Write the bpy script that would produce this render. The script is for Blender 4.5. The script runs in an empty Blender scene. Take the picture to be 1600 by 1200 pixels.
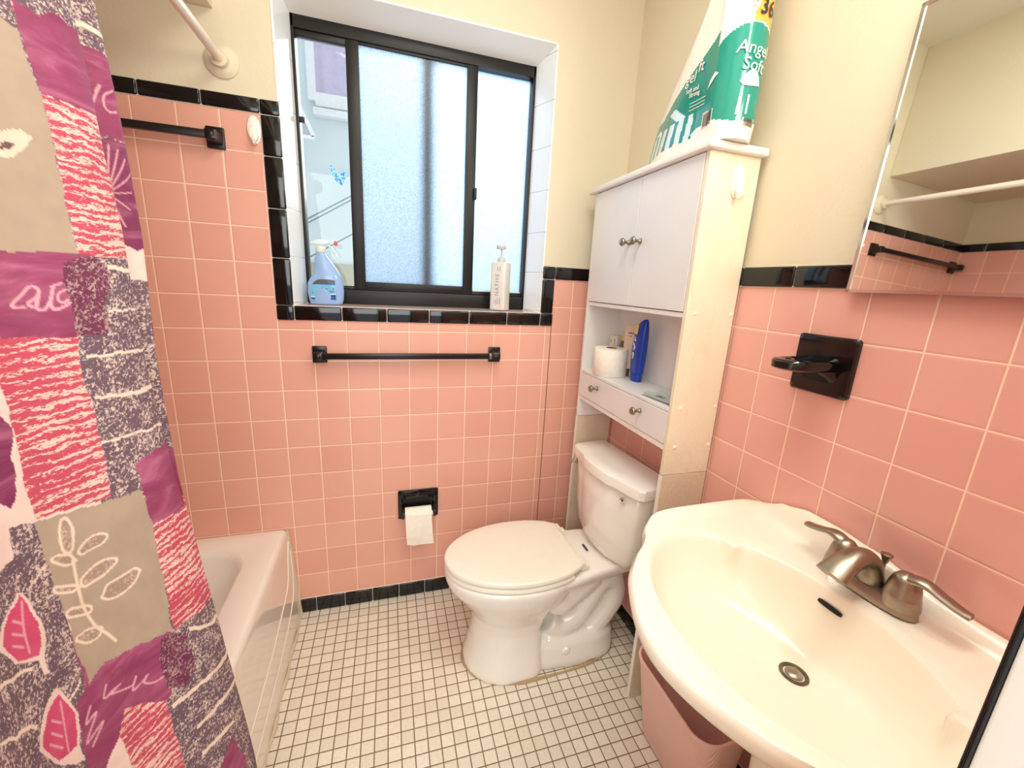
import bpy, bmesh, math, random
import numpy as np
from mathutils import Vector, Matrix, noise as mnoise
random.seed(7)
SC = bpy.context.scene
COL = SC.collection
PI = math.pi
XR = 1.2866          # right wall
XL = -0.77           # left wall
YF = -1.53           # front wall (with the doorway)
ZC = 2.62            # ceiling

# ------------------------------------------------------------------ colour / materials
def lin(c):
    return tuple(((v/255)/12.92 if v/255 <= 0.04045 else ((v/255+0.055)/1.055)**2.4) for v in c)

class NT:
    def __init__(s, name):
        s.m = bpy.data.materials.new(name); s.m.use_nodes = True
        s.t = s.m.node_tree; s.t.nodes.clear()
        s.out = s.t.nodes.new('ShaderNodeOutputMaterial')
    def n(s, typ, **kw):
        nd = s.t.nodes.new(typ)
        for k, v in kw.items(): setattr(nd, k, v)
        return nd
    def link(s, a, b): s.t.links.new(a, b)
    def put(s, sock, v):
        if isinstance(v, bpy.types.NodeSocket): s.link(v, sock)
        elif v is not None: sock.default_value = v
    def math(s, op, a, b=None, c=None, clamp=False):
        nd = s.n('ShaderNodeMath', operation=op, use_clamp=clamp)
        s.put(nd.inputs[0], a)
        if b is not None: s.put(nd.inputs[1], b)
        if c is not None: s.put(nd.inputs[2], c)
        return nd.outputs[0]
    def maprange(s, v, a, b, c=0.0, d=1.0, kind='SMOOTHSTEP'):
        nd = s.n('ShaderNodeMapRange', interpolation_type=kind)
        s.put(nd.inputs['Value'], v)
        for k, x in (('From Min', a), ('From Max', b), ('To Min', c), ('To Max', d)): s.put(nd.inputs[k], x)
        return nd.outputs['Result']
    def mix(s, f, a, b):
        nd = s.n('ShaderNodeMix', data_type='RGBA')
        s.put(nd.inputs['Factor'], f)
        for k, v in ((6, a), (7, b)):
            if isinstance(v, tuple) and len(v) == 3: v = (*v, 1)
            s.put(nd.inputs[k], v)
        return nd.outputs[2]
    def noise(s, vec, scale, detail=2, rough=0.5, dist=0.0):
        nd = s.n('ShaderNodeTexNoise')
        if vec is not None: s.link(vec, nd.inputs['Vector'])
        nd.inputs['Scale'].default_value = scale; nd.inputs['Detail'].default_value = detail
        nd.inputs['Roughness'].default_value = rough; nd.inputs['Distortion'].default_value = dist
        return nd.outputs['Fac']
    def coords(s, kind='Object'):
        return s.n('ShaderNodeTexCoord').outputs[kind]
    def sep(s, v):
        nd = s.n('ShaderNodeSeparateXYZ'); s.link(v, nd.inputs[0]); return nd.outputs
    def comb(s, x, y, z):
        nd = s.n('ShaderNodeCombineXYZ')
        for i, v in enumerate((x, y, z)): s.put(nd.inputs[i], v)
        return nd.outputs[0]
    def bump(s, h, strength=0.3, dist=0.002, normal=None):
        nd = s.n('ShaderNodeBump'); nd.inputs['Strength'].default_value = strength
        nd.inputs['Distance'].default_value = dist; s.link(h, nd.inputs['Height'])
        if normal is not None: s.link(normal, nd.inputs['Normal'])
        return nd.outputs[0]
    def pbr(s, color, rough=0.5, metal=0.0, normal=None, coat=0.0, spec=None, sss=0.0, trans=0.0, emit=None, alpha=None):
        b = s.n('ShaderNodeBsdfPrincipled')
        if isinstance(color, tuple) and len(color) == 3: color = (*color, 1)
        s.put(b.inputs['Base Color'], color); s.put(b.inputs['Roughness'], rough); s.put(b.inputs['Metallic'], metal)
        if normal is not None: s.link(normal, b.inputs['Normal'])
        b.inputs['Coat Weight'].default_value = coat; b.inputs['Coat Roughness'].default_value = 0.06
        if spec is not None: b.inputs['Specular IOR Level'].default_value = spec
        if trans: b.inputs['Transmission Weight'].default_value = trans
        if alpha is not None: s.put(b.inputs['Alpha'], alpha)
        s.link(b.outputs[0], s.out.inputs[0]); s.b = b
        return s.m

def plain(name, rgb, rough=0.4, metal=0.0, coat=0.0, var=0.03, scale=30, bump=0.0, bscale=200, spec=None):
    k = NT(name); co = k.coords()
    c = lin(rgb); nz = k.noise(co, scale, 3)
    c2 = tuple(max(0, x*(1-4*var)) for x in c); c1 = tuple(min(1, x*(1+2*var)) for x in c)
    col = k.mix(nz, c2, c1)
    nrm = k.bump(k.noise(co, bscale, 2), bump, 0.001) if bump else None
    return k.pbr(col, rough, metal, nrm, coat, spec)

def grid_mask(k, u, v, p, ou, ov, g, soft=0.0006, roundw=0.004):
    def dist(c, off):
        f = k.math('FRACT', k.math('DIVIDE', k.math('SUBTRACT', c, off), p))
        return k.math('MULTIPLY', k.math('MINIMUM', f, k.math('SUBTRACT', 1.0, f)), p)
    d = k.math('MINIMUM', dist(u, ou), dist(v, ov))
    tile = k.maprange(d, g/2-soft, g/2+soft)
    height = k.maprange(d, g/2-soft, g/2+roundw)
    iu = k.math('FLOOR', k.math('DIVIDE', k.math('SUBTRACT', u, ou), p))
    iv = k.math('FLOOR', k.math('DIVIDE', k.math('SUBTRACT', v, ov), p))
    wn = k.n('ShaderNodeTexWhiteNoise', noise_dimensions='3D'); k.link(k.comb(iu, iv, 0.5), wn.inputs['Vector'])
    return tile, height, wn.outputs['Value']

TP = 0.1095; TZ = 0.065
def pink_tile(name, axis, off, ca=(227,167,148), cb=(234,177,157), cd=(224,162,145)):
    k = NT(name); co = k.coords(); x, y, z = k.sep(co)
    u = x if axis == 'x' else y
    tile, h, rnd = grid_mask(k, u, z, TP, off, TZ, 0.0026)
    cl = k.noise(co, 6, 3)
    col = k.mix(rnd, lin(ca), lin(cb))
    col = k.mix(k.math('MULTIPLY', cl, 0.35), col, lin(cd))
    col = k.mix(tile, lin((255,222,196)), col)
    r = k.maprange(tile, 0, 1, 0.7, 0.16, 'LINEAR')
    hh = k.math('ADD', h, k.math('MULTIPLY', k.noise(co, 14, 1), 0.12))
    return k.pbr(col, r, 0, k.bump(hh, 0.45, 0.0015), spec=0.5)

M = {}
M['tile_x'] = pink_tile('pink_tile_back', 'x', 0.0)
M['tile_y'] = pink_tile('pink_tile_side', 'y', -0.7707, (230,171,160), (237,181,169), (226,165,154))
def floor_mat():
    k = NT('mosaic_floor'); co = k.coords(); x, y, z = k.sep(co)
    u = k.math('ADD', x, k.math('MULTIPLY', y, -0.01025))
    v = k.math('ADD', y, k.math('MULTIPLY', x, 0.006))
    tile, h, rnd = grid_mask(k, u, v, 0.0385, 0.3402, 0.0015, 0.0031, 0.0004, 0.003)
    mott = k.noise(co, 120, 4, 0.7)
    col = k.mix(rnd, lin((226,219,202)), lin((238,231,215)))
    col = k.mix(k.maprange(mott, 0.35, 0.75, 0, 0.4), col, lin((200,188,166)))
    gr = k.mix(k.noise(co, 5, 2), lin((104,82,62)), lin((136,112,88)))
    col = k.mix(tile, gr, col)
    r = k.maprange(tile, 0, 1, 0.8, 0.3, 'LINEAR')
    return k.pbr(col, r, 0, k.bump(h, 0.5, 0.0012), spec=0.4)
M['floor'] = floor_mat()
def plaster(name, rgb, b=0.25, scale=70):
    k = NT(name); co = k.coords()
    c = lin(rgb)
    col = k.mix(k.noise(co, 3, 3), tuple(v*0.93 for v in c), c)
    return k.pbr(col, 0.5, 0, k.bump(k.noise(co, scale, 3, 0.6, 0.4), b, 0.003), spec=0.3)
M['paint'] = plaster('cream_wall_paint', (224,213,188), 0.22)
M['ceiling'] = plaster('ceiling_paint', (228,222,204), 0.1)
M['white_paint'] = plaster('white_gloss_paint', (240,238,232), 0.06, 30)
M['black_tile'] = plain('black_glazed_tile', (9,9,11), 0.09, coat=0.1, var=0.05, bump=0.05, bscale=40)
M['black_ceramic'] = plain('black_ceramic', (7,7,8), 0.12, coat=0.1, var=0.02)
M['grout'] = plain('white_grout', (226,220,210), 0.7)
M['caulk'] = plain('old_caulk', (214,200,176), 0.6, var=0.06, scale=60)
M['tub'] = plain('tub_enamel', (242,236,224), 0.10, coat=0.5, var=0.012, scale=4)
M['toilet'] = plain('vitreous_china', (244,240,232), 0.10, coat=0.5, var=0.012, scale=5)
M['seat'] = plain('seat_plastic', (240,235,220), 0.22, var=0.01)
M['sink'] = plain('sink_porcelain', (244,237,220), 0.22, coat=0.15, var=0.012, scale=4)
M['chrome'] = plain('chrome', (225,225,228), 0.08, 1.0, var=0.01)
M['nickel'] = plain('brushed_nickel', (160,149,133), 0.33, 1.0, var=0.03, scale=90)
M['dark_metal'] = plain('drain_dark_metal', (120,112,92), 0.3, 1.0, var=0.1, scale=150)
M['dark_hole'] = plain('dark_hole', (22,18,15), 0.7)
M['black_alu'] = plain('dark_bronze_aluminium', (17,15,14), 0.42, 0.0, var=0.08, scale=18, spec=0.4)
M['black_iron'] = plain('black_painted_bar', (20,15,14), 0.3, var=0.06, scale=25)
M['cab'] = plain('white_laminate', (232,230,228), 0.32, var=0.012, scale=6)
M['cab_edge'] = plain('white_edge_band', (238,234,228), 0.4, var=0.012)
def cab_side():
    k = NT('water_marked_warm_lit_laminate'); co = k.coords(); x, y, z = k.sep(co)
    c = lin((238,228,202))  # white laminate with the yellow of the warm light put into its colour
    blot = k.noise(k.comb(k.math('MULTIPLY', x, 14.0), y, k.math('MULTIPLY', z, 5.0)), 1.0, 4, 0.6, 1.5)
    col = k.mix(k.maprange(blot, 0.45, 0.7, 0, 0.25), c, lin((220,200,164)))
    low = k.maprange(z, 0.8, 1.05, 0.8, 0.0)
    spk = k.math('MULTIPLY', k.maprange(k.noise(co, 240, 2), 0.45, 0.65), low)
    col = k.mix(k.math('MULTIPLY', spk, 0.4), col, lin((205,190,165)))
    return k.pbr(col, 0.3, 0, k.bump(k.math('ADD', blot, k.math('MULTIPLY', spk, 0.6)), 0.12, 0.002))
M['cab_side'] = cab_side()
M['leg_board'] = plain('leg_board', (222,206,180), 0.5, var=0.05, scale=120)
M['plastic_white'] = plain('white_plastic', (246,240,228), 0.3, var=0.01)
def paper():
    k = NT('toilet_tissue'); co = k.coords()
    col = k.mix(k.noise(co, 60, 3), lin((240,232,216)), lin((254,248,236)))
    return k.pbr(col, 0.9, 0, k.bump(k.noise(co, 350, 2), 0.35, 0.001), spec=0.1)
M['paper'] = paper()
M['card'] = plain('cardboard', (120,98,76), 0.9)
M['mirror'] = plain('mirror_silver', (240,242,238), 0.015, 1.0, var=0.0)
def bin_mat():
    k = NT('pink_ribbed_plastic'); co = k.coords(); x, y, z = k.sep(co)
    rib = k.math('SINE', k.math('MULTIPLY', k.math('ADD', y, k.math('MULTIPLY', x, 0.8)), 1500.0))
    col = k.mix(k.noise(co, 8, 2), lin((238,194,186)), lin((246,206,198)))
    return k.pbr(col, 0.45, 0, k.bump(rib, 0.5, 0.0008))
M['bin'] = bin_mat()
M['bin_rim'] = plain('pink_bin_rim', (244,204,196), 0.4)
def clear_glass():
    k = NT('clear_window_glass')
    tr = k.n('ShaderNodeBsdfTransparent'); gl = k.n('ShaderNodeBsdfGlossy'); gl.inputs['Roughness'].default_value = 0.02
    mx = k.n('ShaderNodeMixShader'); fr = k.n('ShaderNodeFresnel'); fr.inputs[0].default_value = 1.3
    k.link(fr.outputs[0], mx.inputs[0]); k.link(tr.outputs[0], mx.inputs[1]); k.link(gl.outputs[0], mx.inputs[2])
    k.link(mx.outputs[0], k.out.inputs[0]); return k.m
M['glass'] = clear_glass()
def frosted():
    k = NT('frosted_window_glass'); co = k.coords()
    nz = k.noise(co, 260, 3, 0.7)
    vor = k.maprange(nz, 0.35, 0.65)
    x, y, z = k.sep(co)
    col = k.mix(vor, lin((176,196,214)), lin((226,236,246)))
    tl = k.n('ShaderNodeBsdfTranslucent'); k.link(col, tl.inputs[0])
    gl = k.n('ShaderNodeBsdfGlossy'); gl.inputs['Roughness'].default_value = 0.25
    k.link(k.bump(nz, 0.6, 0.001), gl.inputs['Normal'])
    mx = k.n('ShaderNodeMixShader'); mx.inputs[0].default_value = 0.05
    k.link(tl.outputs[0], mx.inputs[1]); k.link(gl.outputs[0], mx.inputs[2]); k.link(mx.outputs[0], k.out.inputs[0])
    return k.m
M['frost'] = frosted()

# ------------------------------------------------------------------ mesh helpers
def box(bm, x0, x1, y0, y1, z0, z1, bev=0.0, seg=2, mat=0):
    r = bmesh.ops.create_cube(bm, size=1.0)
    vs = r['verts']
    for v in vs:
        v.co = Vector((x0 if v.co.x < 0 else x1, y0 if v.co.y < 0 else y1, z0 if v.co.z < 0 else z1))
    fs = list({f for v in vs for f in v.link_faces})
    for f in fs: f.material_index = mat
    if bev > 0:
        es = list({e for v in vs for e in v.link_edges})
        rr = bmesh.ops.bevel(bm, geom=es, offset=bev, segments=seg, profile=0.5, affect='EDGES')
        for f in rr['faces']: f.material_index = mat
    return vs

def loft(bm, rings, cap0=True, cap1=True, closed=True, mat=0):
    R = [[bm.verts.new(p) for p in ring] for ring in rings]
    n = len(R[0])
    for a, b in zip(R[:-1], R[1:]):
        for i in range(n if closed else n-1):
            j = (i+1) % n
            f = bm.faces.new((a[i], a[j], b[j], b[i])); f.material_index = mat
    if closed and cap0: bm.faces.new(list(reversed(R[0]))).material_index = mat
    if closed and cap1: bm.faces.new(R[-1]).material_index = mat
    return R

def circ(c, r, n=24, ax='z', sx=1.0, sy=1.0, ph=0.0):
    c = Vector(c); out = []
    for i in range(n):
        a = 2*PI*i/n + ph
        u, v = math.cos(a)*r*sx, math.sin(a)*r*sy
        out.append(c + (Vector((u, v, 0)) if ax == 'z' else Vector((u, 0, v)) if ax == 'y' else Vector((0, u, v))))
    return out

def lathe(bm, c, prof, n=28, ax='z', sx=1.0, sy=1.0, mat=0, cap0=True, cap1=True):
    """prof: (radius, offset along axis)"""
    c = Vector(c); d = {'x': Vector((1,0,0)), 'y': Vector((0,1,0)), 'z': Vector((0,0,1))}[ax]
    return loft(bm, [circ(c + d*h, max(r, 1e-4), n, ax, sx, sy) for r, h in prof], cap0, cap1, True, mat)

def catmull(pts, n=8, closed=False):
    P = [Vector(p) for p in pts]; out = []
    N = len(P); rng = N if closed else N-1
    for i in range(rng):
        p0 = P[(i-1) % N] if closed or i > 0 else P[0]
        p1 = P[i]; p2 = P[(i+1) % N]
        p3 = P[(i+2) % N] if closed or i+2 < N else P[-1]
        for j in range(n):
            t = j/n
            out.append(0.5*((2*p1) + (p2-p0)*t + (2*p0-5*p1+4*p2-p3)*t*t + (3*p1-p0-3*p2+p3)*t**3))
    if not closed: out.append(P[-1].copy())
    return out

def tube(bm, path, rad, n=14, up=(0,0,1), wid=1.0, hgt=1.0, mat=0, cap=True):
    """sweep; rad scalar/list; wid/hgt scalars or lists scale the section sideways / along up"""
    P = [Vector(p) for p in path]; m = len(P); rings = []
    up = Vector(up)
    g = lambda a, i: a[min(i, len(a)-1)] if isinstance(a, (list, tuple)) else a
    for i, p in enumerate(P):
        t = (P[min(i+1, m-1)] - P[max(i-1, 0)]).normalized()
        s = t.cross(up)
        if s.length < 1e-4: s = t.cross(Vector((0.3, 1, 0.1)))
        s.normalize(); w = s.cross(t).normalized()
        r = g(rad, i)
        rings.append([p + s*(math.cos(2*PI*k/n)*r*g(wid, i)) + w*(math.sin(2*PI*k/n)*r*g(hgt, i)) for k in range(n)])
    return loft(bm, rings, cap, cap, True, mat)

def prism(bm, poly, fn0, fn1, mat=0):
    """poly: 2-D points; fn0/fn1 map a point to 3-D for the two faces"""
    return loft(bm, [[fn0(p) for p in poly], [fn1(p) for p in poly]], mat=mat)

def rrect(w, h, r, n=6):
    out = []
    for cx, cy, a0 in ((w/2-r, h/2-r, 0), (-w/2+r, h/2-r, 90), (-w/2+r, -h/2+r, 180), (w/2-r, -h/2+r, 270)):
        for i in range(n+1):
            a = math.radians(a0 + 90*i/n); out.append((cx+r*math.cos(a), cy+r*math.sin(a)))
    return out

def obj(name, bm, mats, parent=None, smooth=35, label=None):
    me = bpy.data.meshes.new(name)
    bmesh.ops.recalc_face_normals(bm, faces=bm.faces[:])
    if parent is not None:
        off = parent_world(parent)
        for v in bm.verts: v.co -= off
    bm.to_mesh(me); bm.free()
    if not isinstance(mats, (list, tuple)): mats = [mats]
    for m in mats: me.materials.append(m)
    if smooth:
        me.polygons.foreach_set('use_smooth', [True]*len(me.polygons))
        me.set_sharp_from_angle(angle=math.radians(smooth))
    o = bpy.data.objects.new(name, me); COL.objects.link(o)
    if parent is not None: o.parent = parent
    if label: o['label'] = label
    return o

def parent_world(p):
    v = Vector(p.location)
    while p.parent is not None:
        p = p.parent; v = v + Vector(p.location)
    return v

def thing(name, label, cat, loc=(0,0,0), group=None):
    o = bpy.data.objects.new(name, None); COL.objects.link(o)
    o.location = loc; o.empty_display_size = 0.05
    o['label'] = label; o['category'] = cat
    if group: o['group'] = group
    return o
def tag(o, label, cat, group=None):
    o['label'] = label; o['category'] = cat
    if group: o['group'] = group
    return o
def struct(name, bm, mats, parent=None, smooth=35):
    o = obj(name, bm, mats, parent, smooth)
    if parent is None: o['kind'] = 'structure'
    return o
def B(): return bmesh.new()

def text_bm(s, size, spacing=1.0, bold=0.0, align='CENTER', shear=0.0):
    """built-in font outlines as a flat mesh in the xy plane"""
    cu = bpy.data.curves.new('lettering_outline', 'FONT'); cu.body = s; cu.size = size
    cu.align_x = align; cu.align_y = 'CENTER'; cu.space_character = spacing; cu.offset = bold; cu.shear = shear
    cu.resolution_u = 3
    o = bpy.data.objects.new('lettering_outline', cu); COL.objects.link(o)
    dg = bpy.context.evaluated_depsgraph_get()
    me = bpy.data.meshes.new_from_object(o.evaluated_get(dg))
    bm = bmesh.new(); bm.from_mesh(me)
    bpy.data.objects.remove(o); bpy.data.curves.remove(cu); bpy.data.meshes.remove(me)
    bmesh.ops.triangulate(bm, faces=bm.faces[:])
    return bm
def map_text(dst, s, size, fn, cuts=0, **kw):
    src = text_bm(s, size, **kw)
    if cuts: bmesh.ops.subdivide_edges(src, edges=src.edges[:], cuts=cuts, use_grid_fill=True); bmesh.ops.triangulate(src, faces=src.faces[:])
    mp = {v: dst.verts.new(fn(v.co.x, v.co.y)) for v in src.verts}
    for f in src.faces:
        try: dst.faces.new([mp[v] for v in f.verts])
        except ValueError: pass
    src.free()

def text_bar(dst, fn, x0, x1, y0, y1, n=4):
    """a line of print too small to read, as a thin bar following the surface"""
    a = [dst.verts.new(fn(x0+(x1-x0)*i/n, y0)) for i in range(n+1)]; b = [dst.verts.new(fn(x0+(x1-x0)*i/n, y1)) for i in range(n+1)]
    for i in range(n): dst.faces.new((a[i], a[i+1], b[i+1], b[i]))
# ================================================================== ROOM SHELL
bm = B(); box(bm, XL-0.1, XR+0.1, -3.0, 0.12, -0.06, 0.0); struct('floor', bm, M['floor'], smooth=0)
bm = B(); box(bm, XL-0.1, XR+0.1, -3.0, 0.16, ZC, ZC+0.05); struct('ceiling', bm, M['ceiling'], smooth=0)

WX0, WX1, WZ0, WZ1 = 0.055, 0.957, 1.245, 2.186         # window opening in the wall face
FX0, FX1, FZ0, FZ1, FY = 0.083, 0.917, 1.250, 2.150, 0.10   # window frame, outer edge
# back wall: paint (0) and pink tile (1); built of blocks around the window hole
bm = B()
P0 = 0.004
for (a, b, c, d) in ((XL-0.1, WX0, 0.0, ZC), (WX1, XR+0.1, 0.0, ZC), (WX0, WX1, WZ1, ZC), (WX0, WX1, 0.0, WZ0-0.004)):
    box(bm, a, b, P0, 0.16, c, d, mat=0)
for (a, b, c, d) in ((XL, 0.0, 0.0, 1.817), (0.0, 1.0125, 0.0, 1.1935), (1.0100, XR, 0.0, 1.379)):
    box(bm, a, b, 0.0, P0+0.002, c, d, mat=1)
struct('wall_back', bm, [M['paint'], M['tile_x']], smooth=0)
# splayed plaster head of the window recess
bm = B()
loft(bm, [[(WX0, P0-.001, WZ1), (WX1, P0-.001, WZ1), (FX1, FY, FZ1), (FX0, FY, FZ1)],
          [(WX0, P0-.001, WZ1+.006), (WX1, P0-.001, WZ1+.006), (FX1+.03, FY+.05, WZ1+.006), (FX0-.03, FY+.05, WZ1+.006)]])
struct('trim_1', bm, M['white_paint'], smooth=0)
# glazed white jamb tiles left and right
def jamb_mat():
    k = NT('white_jamb_tile'); co = k.coords(); x, y, z = k.sep(co)
    f = k.math('FRACT', k.math('DIVIDE', k.math('SUBTRACT', z, 1.252), 0.1525))
    d = k.math('MULTIPLY', k.math('MINIMUM', f, k.math('SUBTRACT', 1.0, f)), 0.1525)
    t = k.maprange(d, 0.0006, 0.0016)
    col = k.mix(t, lin((176,186,192)), lin((234,238,240)))
    return k.pbr(col, 0.12, 0, k.bump(t, 0.4, 0.001), coat=0.4)
M['jamb'] = jamb_mat()
for i, (xa, xb, s) in enumerate(((WX0, FX0, -1), (WX1, FX1, 1))):
    bm = B()
    loft(bm, [[(xa, P0-.002, WZ0), (xb, FY, FZ0), (xb, FY, FZ1), (xa, P0-.002, WZ1)],
              [(xa+s*.006, P0-.002, WZ0), (xa+s*.006, FY+.04, WZ0), (xa+s*.006, FY+.04, WZ1), (xa+s*.006, P0-.002, WZ1)]])
    struct('trim_%d' % (2+i), bm, M['jamb'], smooth=0)
# sill of pale glazed tile
bm = B()
loft(bm, [[(WX0, -0.004, WZ0-.02), (WX1, -0.004, WZ0-.02), (WX1, FY+.05, WZ0-.02), (WX0, FY+.05, WZ0-.02)],
          [(WX0, -0.004, WZ0), (WX1, -0.004, WZ0), (WX1, FY+.05, FZ0), (WX0, FY+.05, FZ0)]])
struct('trim_4', bm, plain('pale_pink_sill_tile', (232,206,196), 0.15, coat=0.4, var=0.02), smooth=0)

# right wall
bm = B()
box(bm, XR+P0, XR+0.1, YF-1.4, 0.004, 0, ZC, mat=0)
box(bm, XR, XR+P0+.002, YF, 0.0, 0.0, 1.379, mat=1)
struct('wall_right', bm, [M['paint'], M['tile_y']], smooth=0)
# left wall (beyond the tub)
bm = B()
box(bm, XL-0.1, XL-P0, YF-1.4, 0.004, 0, ZC, mat=0)
box(bm, XL-P0-.002, XL, YF, 0.0, 0.0, 1.817, mat=1)
struct('wall_left', bm, [M['paint'], M['tile_y']], smooth=0)
# front wall with the doorway the view looks through
DX0, DX1 = -0.16, 0.575
bm = B()
for (a, b, c, d) in ((XL-.1, DX0, 0, ZC), (DX1, XR+.1, 0, ZC), (DX0, DX1, 2.06, ZC)):
    box(bm, a, b, YF-0.14, YF-0.006, c, d, mat=0)
box(bm, DX1+.02, XR, YF-0.007, YF, 0, 1.379, mat=1)
box(bm, XL, DX0-.02, YF-0.007, YF, 0, 1.379, mat=1)
struct('wall_front', bm, [M['white_paint'], pink_tile('pink_tile_front', 'x', 0.0)], smooth=0)
# dropped soffit over the tub
bm = B(); box(bm, XL-.05, -0.10, YF-.005, 0.003, 2.072, ZC+.01); struct('wall_soffit', bm, M['paint'], smooth=0)

# ---- black glazed trim tiles: each run is one object of rounded tiles on a thin grout bed
def trim_run(name, pieces, bed, parent=None):
    bm = B()
    for p in pieces: box(bm, *p, bev=min(0.0045, (p[3]-p[2])*.4), seg=3, mat=0)
    for b in bed: box(bm, *b, mat=1)
    return struct(name, bm, [M['black_tile'], M['grout']])
TF = -0.0075     # face of the trim tiles
def run_x(x0, x1, z0, z1, start, L=0.1525, y0=TF, y1=P0+.001, g=0.0009):
    out = []; xs = [x0] + [x for x in [start + i*L for i in range(-20, 20)] if x0+.012 < x < x1-.012] + [x1]
    for a, b in zip(xs[:-1], xs[1:]): out.append((a+g, b-g, y0, y1, z0+g, z1-g))
    return out
def run_z(x0, x1, z0, z1, start, L=0.1525, g=0.0009):
    out = []; zs = [z0] + [z for z in [start + i*L for i in range(-20, 20)] if z0+.012 < z < z1-.012] + [z1]
    for a, b in zip(zs[:-1], zs[1:]): out.append((x0+g, x1-g, TF, P0+.001, a+g, b-g))
    return out
n0 = 5
# left: top course + corner piece + upright beside the window + run under the window + right upright + right top course
trim_run('trim_5', run_x(XL, 0.0, 1.818, 1.860, -0.1525), [(XL, 0.0, -0.003, P0+.001, 1.8175, 1.8595)])
trim_run('trim_6', [(0.0009, 0.0535, TF, P0+.001, 1.8185, 1.859)] + run_z(0.0, 0.0545, 1.243, 1.8175, 1.2445+.0*.1525, 0.1525),
         [(0.001, 0.053, -0.003, P0+.001, 1.243, 1.859)])
trim_run('trim_7', [(0.0009, 0.0535, TF, P0+.001, 1.1935, 1.2425)] + run_x(0.0545, 0.9585, 1.193, 1.2435, 0.0545, 0.1525) + [(0.9594, 1.0120, TF, P0+.001, 1.1935, 1.2425)],
         [(0.001, 1.0115, -0.003, P0+.001, 1.1938, 1.2425)])
trim_run('trim_8', run_z(0.9585, 1.0105, 1.243, 1.379, 1.2445) + [(0.9594, 1.0096, TF, P0+.001, 1.3800, 1.4285)],
         [(0.9595, 1.0095, -0.003, P0+.001, 1.243, 1.428)])
trim_run('trim_9', run_x(1.0105, XR, 1.379, 1.4295, 1.0105), [(1.011, XR, -0.003, P0+.001, 1.3795, 1.4285)])
def run_y(y0, y1, z0, z1, start, L, xa, xb, g=0.0009):
    out = []; ys = [y0] + [y for y in [start + i*L for i in range(-20, 20)] if y0+.012 < y < y1-.012] + [y1]
    for a, b in zip(ys[:-1], ys[1:]): out.append((xa, xb, a+g, b-g, z0+g, z1-g))
    return out
trim_run('trim_10', run_y(YF, 0.0, 1.379, 1.4295, -0.8183, 0.1525, XR+TF, XR+P0+.001), [(XR-.003, XR+P0+.001, YF, 0.0, 1.3795, 1.4285)])
trim_run('trim_11', run_y(YF, 0.0, 1.818, 1.860, -0.1, 0.1525, XL-P0-.001, XL-TF), [(XL-P0-.001, XL+.003, YF, 0.0, 1.8185, 1.859)])
# bullnose up the door edge of the front wall, white jamb of the doorway behind it
trim_run('trim_12', [(0.567, 0.618, YF+.0062, YF+.0088, a+.0008, b-.0008) for a, b in [(.1525*i-.106, .1525*(i+1)-.106) for i in range(1, 10)]],
         [(0.5685, 0.616, YF+.0055, YF+.0078, 0.0, 1.41)])
bm = B(); box(bm, 0.5675, .62, YF-.146, YF+.0064, 0, 2.06, .0015, 2); box(bm, DX0-.05, DX0, YF-.146, YF+.0064, 0, 2.06, .0015, 2); box(bm, DX0-.05, .62, YF-.146, YF+.0064, 2.06, 2.11, .0015, 2)
struct('trim_13', bm, M['white_paint'])
# black base tiles
trim_run('baseboard_back', run_x(-0.026, XR, 0.0, 0.0645, 0.0586, 0.1095), [(-0.025, XR, -0.003, P0, 0.0, 0.064)])
trim_run('baseboard_right', run_y(YF, -0.007, 0.0, 0.0645, -0.05, 0.1095, XR+TF, XR+P0), [(XR-.003, XR+P0, YF, 0.0, 0.0, 0.064)])

# ================================================================== WINDOW
bm = B()
y0, y1 = FY-0.002, FY+0.05
zt, zb = 2.108, 1.322          # daylight opening of the fixed frame
box(bm, FX0, FX1, y0, y1, zt+.004, FZ1, .003); box(bm, FX0, FX1, y0, y1, FZ0-.003, 1.302, .003)
box(bm, FX0, FX0+.010, y0, y1, FZ0, FZ1, .002); box(bm, FX1-.010, FX1, y0, y1, FZ0, FZ1, .002)
box(bm, FX0, FX1, FY+.012, y1, 1.300, 1.316, .002)
win = struct('window_1', bm, M['black_alu'])
def wpart(name, mat, boxes, bev=.002):
    bm = B()
    for b in boxes: box(bm, *b, bev=bev)
    return obj(name, bm, mat, win)
wpart('track_rail', M['black_alu'], [(FX0+.01, FX1-.01, FY+.004, FY+.016, 1.302, 1.310), (FX0+.01, .25, FY+.004, FY+.03, 2.094, 2.114)])
# sliding sash (middle) with its stiles and rails
wpart('sliding_sash', M['black_alu'], [(0.2445, 0.2855, FY+.002, FY+.022, 1.305, 2.125), (0.6560, 0.6955, FY+.002, FY+.022, 1.305, 2.125),
                                      (0.2855, 0.656, FY+.004, FY+.020, 2.104, 2.125), (0.2855, 0.656, FY+.004, FY+.020, 1.305, 1.333)])
wpart('sash_stile', M['black_alu'], [(0.497, 0.537, FY+.030, FY+.046, 1.31, 2.12)])
wpart('frosted_pane', M['frost'], [(0.2855, 0.656, FY+.010, FY+.014, 1.333, 2.104)], 0)
wpart('frosted_pane', M['frost'], [(0.6955, FX1-.010, FY+.034, FY+.038, 1.318, 2.112)], 0)
wpart('clear_pane', M['glass'], [(FX0+.010, 0.50, FY+.034, FY+.037, 1.318, 2.112)], 0)
lt = wpart('latch', M['black_alu'], [(0.689, 0.700, FY-.012, FY+.004, 1.662, 1.704)], .003)
wpart('stop', M['black_alu'], [(FX0+.008, FX0+.026, FY+.0, FY+.018, 1.845, 1.860)], .002)
wpart('putty_bead', M['white_paint'], [(0.6955, FX1-.010, FY+.024, FY+.034, 1.312, 1.322)], .001)

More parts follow.
